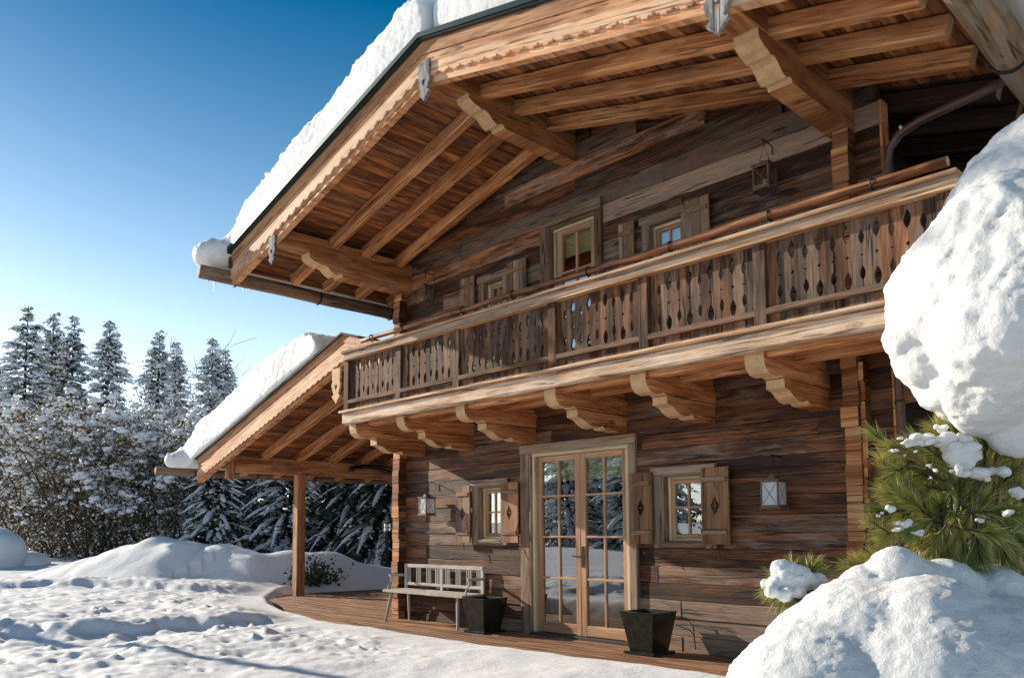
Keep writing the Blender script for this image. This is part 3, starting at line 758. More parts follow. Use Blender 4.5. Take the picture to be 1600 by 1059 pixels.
# porch gutter
def gutter2():
    b = B(); x, z = -6.25, 2.63
    tube(b, [(x, -1.45+i*.35, z+.012*noise.noise(Vector((i, 0, 0)))) for i in range(20)], .085, tint(.5, .02, .6, .1), 14, emi=1)
    b.build('gutter', [W_LOG, W_TRIM], proof, smooth=True)
    for y in (-.66, .75, 2.2):
        h = B(); tube(h, [(x+.1*math.sin(a), y, z-.1*math.cos(a)) for a in [rad(q) for q in range(-110, 121, 20)]], .014, sides=6)
        h.build('gutter_hook', IRON, proof)
gutter2()
B = _B

# heater under the porch beam
b = B(); hp = Vector((-4.95, 2.95, 2.79))
tube(b, [hp+Vector((.02, -.55, -.04)), hp+Vector((.05, -.50, .03)), hp+Vector((.06, -.2, .06)), hp+Vector((.06, .2, .06)), hp+Vector((.05, .5, .03)), hp+Vector((.02, .55, -.04))], .05, sides=10)
for s in (-1, 1): tube(b, [hp+Vector((.03, s*.54, -.06)), hp+Vector((.03, s*.54, .04))], .07, sides=12)
b.v = [tuple(Vector(v)-hp) for v in b.v]
ht = b.build('patio_heater', HEATER, smooth=True); ht.location = hp
tag(ht, 'black curved heater fixed to the porch beam beside the chalet corner', 'heater')

# ================================================================== DECK
b = B()
for i in range(56):
    y0 = -2.5+i*.145
    if y0 < -.16: xa, xb = -6.3, 8.6
    elif y0 < -.02: xa, xb = -6.3, 8.6
    else: xa, xb = -6.3, .18
    if y0 > 5.6: break
    x = xa
    while x < xb:
        xe = min(xb, x+R.uniform(2, 4.5)); box(b, x+.002, xe-.002, y0, y0+.137, -.04, R.uniform(-.003, .003), tint(.5, .1, .4, .3), axis=0, ch=.006); x = xe
tag(b.build('deck', W_DECK), kind='structure')

# ================================================================== FURNITURE
def bench():
    root = tag(empty('bench', (1.36, -.28, 0)), 'pale grey slatted wooden bench against the chalet wall beside a dark planter', 'bench')
    O = Vector((1.36, -.28, 0))
    def mk(b, nm, m=W_BENCH): b.v = [tuple(Vector(v)-O) for v in b.v]; return b.build(nm, m, root)
    x0, x1 = .44, 2.34; b = B()
    prism(b, [(x0+.02, -.50), (x1-.02, -.50), (x1, -.40), (x1-.05, -.08), (x0+.05, -.08), (x0, -.40)], (0, 0, .445), (1, 0, 0), (0, 1, 0), (0, 0, 1), .035, tint(.5, .02)); mk(b, 'seat')
    b = B(); yb = -.075
    box(b, x0+.02, x1-.06, yb-.015, yb+.015, .80, .855, axis=0, tn=tint(.5, .03)); box(b, x0+.02, x1-.06, yb-.015, yb+.015, .53, .575, axis=0, tn=tint(.5, .03))
    for x in (x0+.03, (x0+x1)/2-.04, x1-.09): box(b, x-.012, x+.05, yb-.016, yb+.014, .48, .80, axis=2, tn=tint(.5, .03))
    W_ = (x1-.06)-(x0+.02); 
    for gx in (0.05, .19, .325, .445, .57, .705, .835, .955):
        for k in (-1, 0, 1):
            x = x0+.02+W_*gx+k*.042; box(b, x-.009, x+.009, yb-.01, yb+.01, .575, .80, axis=2, tn=tint(.5, .05), ch=.003)
    mk(b, 'backrest')
    for (xt, yt, xb, yb2) in ((x0+.16, -.42, x0+.06, -.47), (x0+.2, -.14, x0+.17, -.10), (x1-.2, -.42, x1-.16, -.46), (x1-.22, -.14, x1-.18, -.10)):
        b = B(); tube(b, [(xt, yt, .447), (xb, yb2, .0)], .028, tint(.5, .05), 8, r1=.017); mk(b, 'leg', W_BENCH)
    for x in (x0+.02, x1-.06):
        b = B(); tube(b, [(x, -.40, .48), (x-.015, -.37, .54), (x+.01, -.34, .60), (x, -.33, .665)], .016, tint(.5, .05), 8)
        box(b, x-.022, x+.022, -.37, -.09, .665, .70, axis=1, tn=tint(.4, .05)); mk(b, 'armrest')
bench()
def planter(x, y, lab, grp, rz=0):
    root = tag(empty('planter', (x, y, 0), rz), lab, 'planter', grp)
    b = B(); h0, h1, z0, z1, t = .15, .225, .035, .46, .025
    def ring(h, z): return [(-h, -h, z), (h, -h, z), (h, h, z), (-h, h, z)]
    prof = [(h0, z0), (h1-.006, z1-.012), (h1, z1-.004), (h1, z1), (h1-t, z1), (h1-t-.01, z1-.06)]
    rs = [ring(*p) for p in prof]
    n0 = len(b.v)
    for r_ in rs: b.v.extend(r_)
    for j in range(len(rs)-1):
        for i in range(4):
            i2 = (i+1) % 4; b.face([n0+j*4+i, n0+j*4+i2, n0+j*4+4+i2, n0+j*4+4+i], [(0, 0)]*4, (.5, .5, .5))
    b.build('pot', GLAZE, root)
    b = B(); b.quadpts(ring(h1-t-.012, z1-.06)); b.build('soil', SOIL, root)
    b = B(); box(b, -.20, .20, -.20, .20, .002, .034, axis=0, ch=.012); b.build('saucer', GLAZE, root)
    return root
planter(2.60, -.34, 'dark glazed tapered planter standing at the right end of the bench', 'square planters on the deck')
planter(5.33, -.37, 'dark glazed tapered planter right of the french door with a thin drip hose', 'square planters on the deck')
b = B()
tube(b, [(5.45, -.12, .40), (5.62, -.07, .38), (5.70, -.06, .30), (5.73, -.07, .05)], .006, sides=5); tube(b, [(5.5, -.1, .30), (5.66, -.06, .25), (5.70, -.06, .20)], .005, sides=5)
tag(b.build('drip_hose', IRON), 'thin black hose curling down behind the right planter', 'hose')

def lantern(x, y, z, s, lab, hook):
    root = tag(empty('lantern', (x, y, z)), lab, 'lantern', 'lanterns hanging on the chalet front')
    w_, h = .083*s, .128*s; b = B()
    for sx in (-1, 1):
        for sy in (-1, 1): box(b, sx*w_-.008, sx*w_+.008, sy*w_-.008, sy*w_+.008, -h, h, axis=2, ch=.002)
    for z_ in (-h, h-.022):
        for q in (-1, 1):
            box(b, -w_, w_, q*w_-.009, q*w_+.009, z_, z_+.022, axis=0, ch=.002); box(b, q*w_-.009, q*w_+.009, -w_, w_, z_, z_+.022, axis=1, ch=.002)
    box(b, -w_*1.22, w_*1.22, -w_*1.22, w_*1.22, -h-.012, -h, axis=0, ch=.002); box(b, -w_*1.25, w_*1.25, -w_*1.25, w_*1.25, h, h+.010, axis=0, ch=.002)
    for sx in (-1, 1):
        for sy in (-1, 1): box(b, sx*w_*1.1-.006, sx*w_*1.1+.006, sy*w_*1.1-.006, sy*w_*1.1+.006, -h-.03, -h-.012, axis=2, ch=.002)
    for sx, sy in ((0, -1), (1, 0), (-1, 0)):
        for q in (-1, 1):
            p0 = Vector((-w_*.8*q, 0, -h*.75)) if sx == 0 else Vector((0, -w_*.8*q, -h*.75)); p1 = -p0
            off = Vector((sx, sy, 0))*(w_+.004); tube(b, [p0+off, p1+off], .0025, sides=4)
    b.build('lantern_cage', LANTERN, root)
    b = B(); prism(b, [(-.045*s, 0), (.045*s, 0), (.02*s, .04*s), (-.02*s, .04*s)], (0, -.045*s, h+.01), (1, 0, 0), (0, 0, 1), (0, 1, 0), .09*s); b.build('lantern_cap', LANTERN, root)
    for sx, sy in ((0, -1), (1, 0), (-1, 0), (0, 1)):
        g = B(); off = Vector((sx, sy, 0))*w_; t_ = Vector((1, 0, 0)) if sx == 0 else Vector((0, 1, 0))
        g.quadpts([off-t_*w_-Vector((0, 0, h)), off+t_*w_-Vector((0, 0, h)), off+t_*w_+Vector((0, 0, h)), off-t_*w_+Vector((0, 0, h))]); g.build('lantern_pane', FROST if z < 3 else GLASS, root)
    b = B(); tube(b, [(0, 0, -h), (0, 0, -h*.1)], .022*s, sides=10); b.build('candle', CANDLE, root)
    b = B(); hz = hook-z
    tube(b, [(0, -y-.02, hz-.10), (0, -y-.02, hz), (0, -.02, hz+.01), (0, 0, hz-.01), (0, 0, hz-.05)], .007, sides=6)
    tube(b, [(-.05*s, 0, h+.01), (-.05*s, 0, h+.08), (0, 0, hz-.05), (.05*s, 0, h+.08), (.05*s, 0, h+.01)], .003, sides=5); b.build('hook', IRON, root)
lantern(1.15, -.19, 1.73, 1.0, 'metal lantern with white panes hanging left of the bench window', 2.08)
lantern(6.78, -.20, 1.70, 1.05, 'metal lantern with white panes on the lower wall near the right corner', 2.08)
lantern(1.09, -.19, 4.99, .95, 'dark wire lantern hanging on the upper wall at the left balcony end', 5.33)
lantern(6.80, -.20, 4.97, 1.0, 'dark lantern with blue reflections on the upper wall at the right', 5.38)

# ================================================================== SNOW : ground
BANK = [(9.6, -2.45), (7.44, -2.29), (4.0, -2.2), (1.6, -2.25), (0.2, -1.9), (-1.4, -1.42), (-3.2, -.55), (-4.8, .25), (-5.6, 1.0), (-5.75, 1.8), (-5.7, 2.6), (-5.6, 3.5), (-5.6, 6.5)]
def segd(px, py, a, c):
    vx, vy = c[0]-a[0], c[1]-a[1]; t = max(0, min(1, ((px-a[0])*vx+(py-a[1])*vy)/(vx*vx+vy*vy)))
    dx, dy = px-a[0]-vx*t, py-a[1]-vy*t; return math.hypot(dx, dy), vx*dy-vy*dx, t
def bank_dist(x, y):           # + outside (snow), - on the deck
    best = 1e9; sg = 1
    for a, c in zip(BANK[:-1], BANK[1:]):
        d, s, t = segd(x, y, a, c)
        if d < best-1e-9: best = d; sg = 1 if s > 0 else -1
    return best*sg
MOUND = [(-6.35, 4.9, .40), (-6.45, 3.83, .58), (-6.7, 3.09, .86), (-6.9, 2.5, .88), (-7.5, 1.41, .89), (-8.5, 1.07, 1.08), (-8.8, .72, .97), (-9.3, .45, 1.16), (-10, .09, 1.27), (-10.6, -.35, 1.06), (-11.2, -.8, .80), (-12.2, -1.2, .55)]
def sstep(a, c, x):
    t = max(0, min(1, (x-a)/(c-a))); return t*t*(3-2*t)
FOOT = []
for i in range(1500):
    FOOT.append((R.uniform(-13, 6.5), R.uniform(-6.5, 0), R.uniform(.035, .10), R.uniform(-.035, .045), R.uniform(0, 3.14), R.uniform(.5, 1)))
for i in range(420):
    r_ = R.uniform(3, 17); FOOT.append((R.uniform(-13, 6), R.uniform(-6.5, 0), R.uniform(.07, .20), R.uniform(-.055, .05), R.uniform(0, 3.14), R.uniform(.5, 1)))
FG = {}
for f in FOOT: FG.setdefault((int(f[0]//1), int(f[1]//1)), []).append(f)
TER = [([(1.9, -7.0), (.52, -5.54), (1.04, -5.05), (1.18, -4.09), (1.34, -2.99), (1.2, -2.0)], .20), ([(-9.6, -5.2), (-8.47, -3.66), (-8.0, -2.5), (-6.5, -1.4), (-4.6, -.2)], .18)]
def terr_d(x, y, pl):
    best = 1e9; sg = 1
    for a, c in zip(pl[:-1], pl[1:]):
        d, s, t = segd(x, y, a, c)
        if d < best: best = d; sg = 1 if s > 0 else -1
    return best*sg
def ground(x, y):
    d = bank_dist(x, y)
    far = math.hypot(x-2, y+2)
    V = Vector((x, y, 0))
    h = .24-.19*math.exp(-((x+4.7)**2+(y-.1)**2)/2.2)+.05*noise.noise(V*.35)+.03*noise.noise(V*.9+Vector((7, 0, 0)))+.010*noise.noise(V*3.1)
    h += .40*sstep(12, 30, far)+.25*noise.noise(V*.05)*sstep(18, 60, far)+sstep(40, 300, far)*4
    if d < 1.0 and x > -9:
        h = h-(h+.16)*(1-sstep(-.38, .05, d)) if d < .05 else h
    # trodden, lumpy snow on the left
    lm = sstep(6.2, 2.5, x)*sstep(-14, -10, x)*sstep(.15, 1.0, d)
    if lm > 0:
        for fx in (-1, 0, 1):
            for fy in (-1, 0, 1):
                for (cx, cy, rr, a, an, asp) in FG.get((int(x//1)+fx, int(y//1)+fy), ()):
                    dx, dy = x-cx, y-cy
                    q = (dx*math.cos(an)+dy*math.sin(an)); p = (-dx*math.sin(an)+dy*math.cos(an))/asp
                    e = (q*q+p*p)/(rr*rr)
                    if e < 4: h += a*math.exp(-e*1.6)*lm
        h += lm*(.03*noise.noise(V*2.4)+.04*noise.noise(V*1.1+Vector((3, 3, 0)))+.026*noise.noise(V*5.5)+.012*noise.noise(V*13))
    for pl, amp in TER:
        t = terr_d(x, y, pl)
        t += .18*noise.noise(V*1.6)+.05*noise.noise(V*5)
        h += amp*.7*sstep(-.20, .14, t)*sstep(.1, .9, d)*(1-.75*sstep(.15, 2.5, t))
    # ploughed berm
    if -14 < x < -4 and -4 < y < 8:
        best = 0
        for a, c in zip(MOUND[:-1], MOUND[1:]):
            dd, s, tt = segd(x, y, a, c); top = a[2]+(c[2]-a[2])*tt
            wd = 1.05 if x > -8 else 1.5
            best = max(best, (top-.12)*math.exp(-(dd/wd)**2*1.15))
        best *= 1+.12*noise.noise(V*1.3)
        if d < 0.4: best *= sstep(-.45, .3, d)
        h = max(h, .12+best) if best > .1 and h > 0 else (h if best < .15 else max(h, best))
        if best > .02: h += 0.02*noise.noise(V*2.2)*min(1, best*3)
    return h
def ground_mesh():
    rs = [.6+i*.17 for i in range(20)]
    r_ = rs[-1]
    while r_ < 26: r_ *= 1.0060; rs.append(r_)
    while r_ < 900: r_ *= 1.10; rs.append(r_)
    f_ang = math.atan2(fw.y, fw.x); th = []
    n1 = 620
    for i in range(n1+1): th.append(f_ang-rad(36)+rad(73)*i/n1)
    for i in range(1, 60): th.append(th[n1]+(2*math.pi-rad(73))*i/60)
    vs, fs = [], []; nT = len(th)
    for r_ in rs:
        for k, a in enumerate(th):
            x, y = CAM.x+r_*math.cos(a), CAM.y+r_*math.sin(a)
            if 0.4 < x < 7.3 and .5 < y < 8.5: z = -.2
            else: z = ground(x, y)
            if r_ < 2.6: z = min(z, .35)
            vs.append((x, y, z))
    for j in range(len(rs)-1):
        for k in range(nT):
            k2 = (k+1) % nT; fs.append((j*nT+k, j*nT+k2, (j+1)*nT+k2, (j+1)*nT+k))
    c = len(vs); vs.append((CAM.x, CAM.y, .25))
    for k in range(nT): fs.append((c, (k+1) % nT, k))
    me = bpy.data.meshes.new('snow_ground'); me.from_pydata(vs, [], fs); me.materials.append(SNOWG)
    me.polygons.foreach_set('use_smooth', [True]*len(me.polygons)); me.update()
    me.flip_normals() if me.polygons[0].normal.z < 0 else None
    o = bpy.data.objects.new('snow_ground', me); COL.objects.link(o); tag(o, kind='structure')
ground_mesh()

# ================================================================== SNOW : lumps made of merged volumes
def lump(name, parts, voxel, disp, mat, subdiv=3, label=None, cat='snow', parent=None, group=None, smooth=True, relax=6):
    """parts: ('s', centre, (rx,ry,rz)) ellipsoids or ('p', polygon xz, y0, y1) prisms, fused, then roughened"""
    bm = bmesh.new()
    for p in parts:
        if p[0] == 's':
            r_ = bmesh.ops.create_icosphere(bm, subdivisions=subdiv, radius=1)
            for v in r_['verts']: v.co = Vector(p[1])+Vector((v.co.x*p[2][0], v.co.y*p[2][1], v.co.z*p[2][2]))
        else:
            _, poly, y0, y1 = p
            a = [bm.verts.new((x, y0, z)) for x, z in poly]; c = [bm.verts.new((x, y1, z)) for x, z in poly]; n = len(poly)
            bm.faces.new(a); bm.faces.new(c[::-1])
            for i in range(n): bm.faces.new((a[i], c[i], c[(i+1) % n], a[(i+1) % n]))
            bmesh.ops.recalc_face_normals(bm, faces=bm.faces)
    me = bpy.data.meshes.new(name); bm.to_mesh(me); bm.free()
    o = bpy.data.objects.new(name, me); COL.objects.link(o)
    m = o.modifiers.new('r', 'REMESH'); m.mode = 'VOXEL'; m.voxel_size = voxel
    s = o.modifiers.new('s', 'SMOOTH'); s.iterations = relax; s.factor = .5
    dg = bpy.context.evaluated_depsgraph_get()
    me2 = bpy.data.meshes.new_from_object(o.evaluated_get(dg)); o.modifiers.clear()
    me2.name = name
    nv = [(v.co.copy(), v.normal.copy()) for v in me2.vertices]
    for v, (c, n_) in zip(me2.vertices, nv):
        h = 0
        for fr, amp, kind in disp:
            if kind == 'n': h += amp*noise.noise(c*fr)
            elif kind == 'f': h += amp*noise.fractal(c*fr, .9, 2.1, 4)
            elif kind == 'b': h += amp*(.5-noise.cell_vector(c*fr)[0])*.0+amp*(1-min(1, noise.voronoi(c*fr)[0][0]*1.6))
            elif kind == 't':                                # rough only where it faces up
                h += amp*noise.fractal(c*fr, .8, 2.2, 4)*max(0, min(1, n_.z*1.4))
        v.co = c+n_*h
    o.data = me2; bpy.data.meshes.remove(me)
    me2.materials.clear(); me2.materials.append(mat)
    if smooth: me2.polygons.foreach_set('use_smooth', [True]*len(me2.polygons))
    me2.update()
    ctr = sum((Vector(v.co) for v in me2.vertices), Vector())/max(1, len(me2.vertices)); ctr.z = min(v.co.z for v in me2.vertices)
    if parent is None:
        for v in me2.vertices: v.co -= ctr
        o.location = ctr
    else: o.parent = parent
    if label: tag(o, label, cat, group)
    return o
# main roof, left slope
sx = lambda x: roofz(x)+.012
poly = [(-.92, sx(-.92)), (-1.03, 5.50), (-1.12, 5.40), (-1.24, 5.34), (-1.40, 5.38), (-1.50, 5.52), (-1.45, 5.72), (-1.25, 5.87), (-1.0, 5.93), (-.72, 6.10), (-.5, 6.30), (1.0, 6.75), (2.6, 7.20), (3.5, 7.45), (3.86, 7.46), (3.93, 7.2), (3.93, sx(3.93))]
lump('roof_snow', [('p', poly, -2.44, 2.5), ('s', (-1.16, -2.52, 5.60), (.36, .38, .27)), ('s', (-1.2, -2.2, 5.62), (.36, .6, .28))], .042, [(.9, .05, 'n'), (5, .035, 't'), (13, .028, 't'), (26, .012, 'f')], SNOWR, relax=16, label='thick snow slab on the left slope of the chalet roof, curling over the eave', group='snow slabs on the roofs')
poly = [(3.95, sx(3.95)), (3.95, 7.2), (4.05, 7.34), (5.0, 7.12), (7, 6.60), (9.0, 6.1), (9.5, 5.85), (9.75, 5.5), (9.72, 5.15), (9.55, 4.98), (9.36, 5.05), (9.2, 5.2), (9.1, sx(9.1))]
lump('roof_snow', [('p', poly, -2.38, 3.0)], .06, [(.9, .05, 'n'), (5, .035, 't'), (13, .025, 't')], SNOWR, relax=12, label='snow slab on the right slope of the chalet roof, hanging past the big gutter log', group='snow slabs on the roofs')
# porch
pz = lambda x: PAZ-PSL*abs(x-PAX)+.0
poly = [(-6.2, pz(-6.2)), (-6.4, 2.82), (-6.8, 2.68), (-7.15, 2.66), (-7.35, 2.80), (-7.35, 3.02), (-7.1, 3.2), (-6.6, 3.32), (-6.2, 3.52), (-5.8, 3.78), (-4.5, 4.15), (-3.0, 4.55), (-2.0, 4.80), (-1.62, 4.84), (-1.35, 4.72), (-1.22, 4.52), (-1.25, pz(-1.25))]
lump('roof_snow', [('p', poly, -.72, 4.0), ('s', (-6.95, -.7, 2.92), (.33, .35, .24))], .045, [(.9, .06, 'n'), (5, .04, 't'), (13, .028, 't'), (26, .010, 'f')], SNOWR, relax=16, label='thick snow slab on the lower porch roof, drooping over its gutter', group='snow slabs on the roofs')

# ================================================================== FOREGROUND right
def px_s(px, py, rpx, d, sq=(1, 1, 1)):
    r_ = rpx/FPX*d; return ('s', tuple(at(px, py, d)), (r_*sq[0], r_*sq[1], r_*sq[2]))
D1 = 3.0
parts = [px_s(1612, 478, 208, D1), px_s(1728, 402, 255, D1+.1), px_s(1650, 545, 160, D1), px_s(1424, 528, 34, D1), px_s(1452, 562, 44, D1-.02), px_s(1490, 594, 48, D1-.02), px_s(1542, 626, 52, D1-.05), px_s(1595, 670, 48, D1-.06), px_s(1466, 500, 66, D1-.02), px_s(1540, 580, 78, D1-.1), px_s(1585, 510, 120, D1-.22), px_s(1600, 395, 120, D1-.12)]
lump('snow_mass', parts, .012, [(2.2, .035, 'n'), (4.5, .020, 'f'), (9, .010, 'b'), (22, .006, 'f'), (60, .0035, 'f')], SNOW, relax=9, label='huge rounded clump of snow weighing on the pine above the right corner', cat='snow')
D2 = 2.7
parts = [px_s(1365, 1095, 185, D2), px_s(1290, 1130, 165, D2-.1), px_s(1402, 900, 45, D2+.10), px_s(1352, 925, 40, D2+.12), px_s(1440, 915, 44, D2+.12), px_s(1478, 922, 55, D2+.14), px_s(1548, 938, 60, D2+.16), px_s(1610, 965, 62, D2+.18), px_s(1325, 955, 50, D2+.10), px_s(1300, 945, 30, D2+.10), px_s(1455, 1022, 118, D2-.12), px_s(1570, 1030, 100, D2+.02), px_s(1460, 1100, 170, D2-.05), px_s(1610, 1110, 160, D2), px_s(1470, 1180, 260, D2-.1), px_s(1255, 1010, 60, D2+.05)]
lump('snow_mound', parts, .012, [(2.2, .025, 'n'), (4.5, .008, 'f'), (28, .004, 'f'), (70, .003, 'f')], SNOW, relax=7, label='lumpy mound of snow in the lower right foreground beneath the pine', cat='snow')

pine = tag(empty('pine_shrub', at(1500, 1000, 3.2)), 'green long-needled pine shrub loaded with snow at the right edge', 'pine')
PO = pine.location.copy(); PO.z = .3; pine.location = PO
nb = B(); bbr = B()
def tuft(p, d, n, ln, spread):
    d = d.normalized(); a = d.orthogonal().normalized(); c = d.cross(a)
    tone = R.uniform(.3, .82)
    for i in range(n):
        s = R.random(); base = p-d*(s*ln*.9)
        an = R.uniform(0, 6.28); sp = R.uniform(.25, 1)*spread
        dd = (d+(a*math.cos(an)+c*math.sin(an))*sp+Vector((0, 0, R.uniform(-.15, .05)))).normalized()
        L = ln*R.uniform(.7, 1.15); wv = dd.orthogonal().normalized()
        wv = (wv*math.cos(an)+dd.cross(wv)*math.sin(an))*.0013
        t_ = min(1, max(0, tone+R.gauss(0, .16))); 
        if R.random() < .10*(1.6 if s > .6 else .5): t_ = R.uniform(.9, 1)
        mid = base+dd*L*.6; tip = base+dd*L+Vector((0, 0, -.012*R.random()))
        nb.quadpts([base-wv, base+wv, mid+wv*.8, mid-wv*.8], tint=(t_, 0, 0)); nb.quadpts([mid-wv*.8, mid+wv*.8, tip], tint=(t_, 0, 0))
    tube(bbr, [p-d*ln*1.6, p-d*ln*.1], .005, sides=5)
TU = [(1395, 700, 3.05, -1, .1), (1400, 735, 3.0, -1, -.1), (1432, 690, 3.0, -.8, .6), (1465, 672, 3.1, -.5, .8), (1490, 650, 3.15, -.2, 1), (1540, 690, 3.1, 0, .8), (1372, 800, 2.95, -1, -.05), (1390, 770, 3.0, -1, .4), (1418, 780, 2.95, -.7, .5), (1385, 835, 3.0, -1, -.5), (1430, 830, 2.9, -.6, -.4),
      (1470, 790, 2.95, -.2, .5), (1500, 760, 3.0, .1, .6), (1540, 780, 2.95, .2, .3), (1580, 740, 3.0, .3, .7), (1500, 830, 2.85, -.1, -.3), (1545, 830, 2.8, .3, -.5), (1580, 800, 2.9, .6, 0), (1570, 870, 2.85, .2, -.9), (1600, 850, 2.9, .6, -.8), (1530, 870, 2.8, 0, -1), (1595, 700, 3.1, .4, .3), (1340, 885, 3.0, -1, .5), (1390, 870, 3.0, -.8, .7), (1365, 870, 3.05, -.9, .6),
      (1240, 888, 2.98, -.1, 1), (1268, 886, 2.98, .4, .9), (1214, 905, 2.96, -1, .3), (1222, 932, 2.92, -.6, -.6), (1252, 930, 2.92, 0, -.7), (1210, 920, 2.94, -1, -.1), (1280, 895, 3.0, .7, .6),
      (1440, 740, 3.05, -.8, .2), (1480, 720, 3.1, -.3, .6), (1455, 855, 2.9, -.5, -.7), (1420, 720, 3.05, -.9, .3), (1515, 720, 3.1, .1, .8), (1560, 720, 3.15, .2, .4), (1450, 810, 3.0, -.6, 0), (1480, 860, 2.9, -.2, -.9)]
for (x, y, d, a, c) in TU:
    p = at(x, y, d); dv = rt2*a+up2*c-fw*R.uniform(-.2, .5)
    tuft(p, dv, 240 if x > 1300 else 170, .092 if x > 1300 else .085, .8)
    for _ in range(2 if x > 1300 else 0):
        q = at(x+R.uniform(-32, 32), y+R.uniform(-26, 26), d+R.uniform(-.05, .25)); tuft(q, rt2*(a+R.uniform(-.6, .6))+up2*(c+R.uniform(-.2, .7))-fw*R.uniform(-.2, .6), 130, .085, .85)
for i in range(46):
    x = R.uniform(1400, 1600); y = R.uniform(690, 890); 
    tuft(at(x, y, 3.15+R.uniform(0, .25)), rt2*R.uniform(-1, .6)+up2*R.uniform(-.6, .8)-fw*R.uniform(-.4, .6), 130, .085, 1.0)
for i in range(30):
    x = R.uniform(1480, 1640); y = R.uniform(650, 900)
    tuft(at(x, y, 3.4+R.uniform(0, .3)), rt2*R.uniform(-1, .6)+up2*R.uniform(-.6, .8), 110, .09, 1.0)
# branches down to the ground
for (x, y, d) in ((1420, 740, 3.1), (1480, 700, 3.15), (1560, 760, 3.1), (1400, 820, 3.05), (1540, 840, 3.0), (1245, 915, 3.0), (1600, 690, 3.3), (1650, 500, 3.2)):
    e = at(x, y, d); tube(bbr, [PO, PO.lerp(e, .5)+Vector((0, 0, -.05)), e], .022, sides=7, r1=.006)
for bb in (nb, bbr): bb.v = [tuple(Vector(v)-PO) for v in bb.v]
nb.build('needles', NEEDLE, pine); bbr.build('branch', BARK, pine)
# snow resting in the needles
sp_ = []
for (x, y, r_, d, q) in ((1420, 690, 18, 2.98, .5), (1440, 685, 20, 2.98, .55), (1462, 690, 14, 2.97, .5), (1398, 705, 9, 2.98, .6), (1412, 712, 8, 2.95, .7), (1432, 705, 7, 2.93, .7), (1500, 690, 30, 3.0, .8), (1522, 712, 38, 2.97, .8), (1540, 738, 26, 2.95, .9), (1500, 735, 16, 2.93, 1), (1468, 668, 12, 3.05, .8), (1475, 690, 10, 3.05, 1.3), (1415, 818, 14, 2.92, .8), (1402, 826, 9, 2.9, .7), (1434, 832, 9, 2.88, .8), (1390, 795, 10, 2.95, .6), (1380, 800, 7, 2.95, .6), (1372, 805, 6, 2.95, .6), (1455, 745, 7, 2.9, .7), (1462, 735, 6, 2.9, .9), (1448, 728, 8, 2.92, .7), (1530, 812, 7, 2.8, .6), (1590, 770, 12, 2.95, 1.2), (1575, 800, 10, 2.9, .7)):
    sp_ = []
    for k in range(9 if r_ > 8 else 4):
        a = R.uniform(0, 6.28); e = r_*R.uniform(.1, .85)
        sp_.append(px_s(x+e*1.25*math.cos(a), y+e*.55*math.sin(a), r_*R.uniform(.28, .55), d-.02+R.uniform(-.02, .03), (1, 1, q*R.uniform(.6, 1.1))))
    o = lump('snow_patch', sp_, .005, [(14, .008, 'n'), (30, .006, 'f')], SNOW, parent=pine)
    for v in o.data.vertices: v.co -= PO
o = lump('snow_cap', [px_s(1238, 903, 32, 2.95, (1, 1, .7)), px_s(1210, 912, 22, 2.95, (1, 1, .6)), px_s(1264, 908, 24, 2.95, (1, 1, .6)), px_s(1205, 924, 11, 2.9), px_s(1228, 928, 12, 2.88), px_s(1250, 924, 12, 2.88), px_s(1222, 895, 18, 2.95), px_s(1282, 915, 16, 3.0)], .007, [(10, .016, 'n'), (25, .010, 'f')], SNOW, parent=pine)
for v in o.data.vertices: v.co -= PO
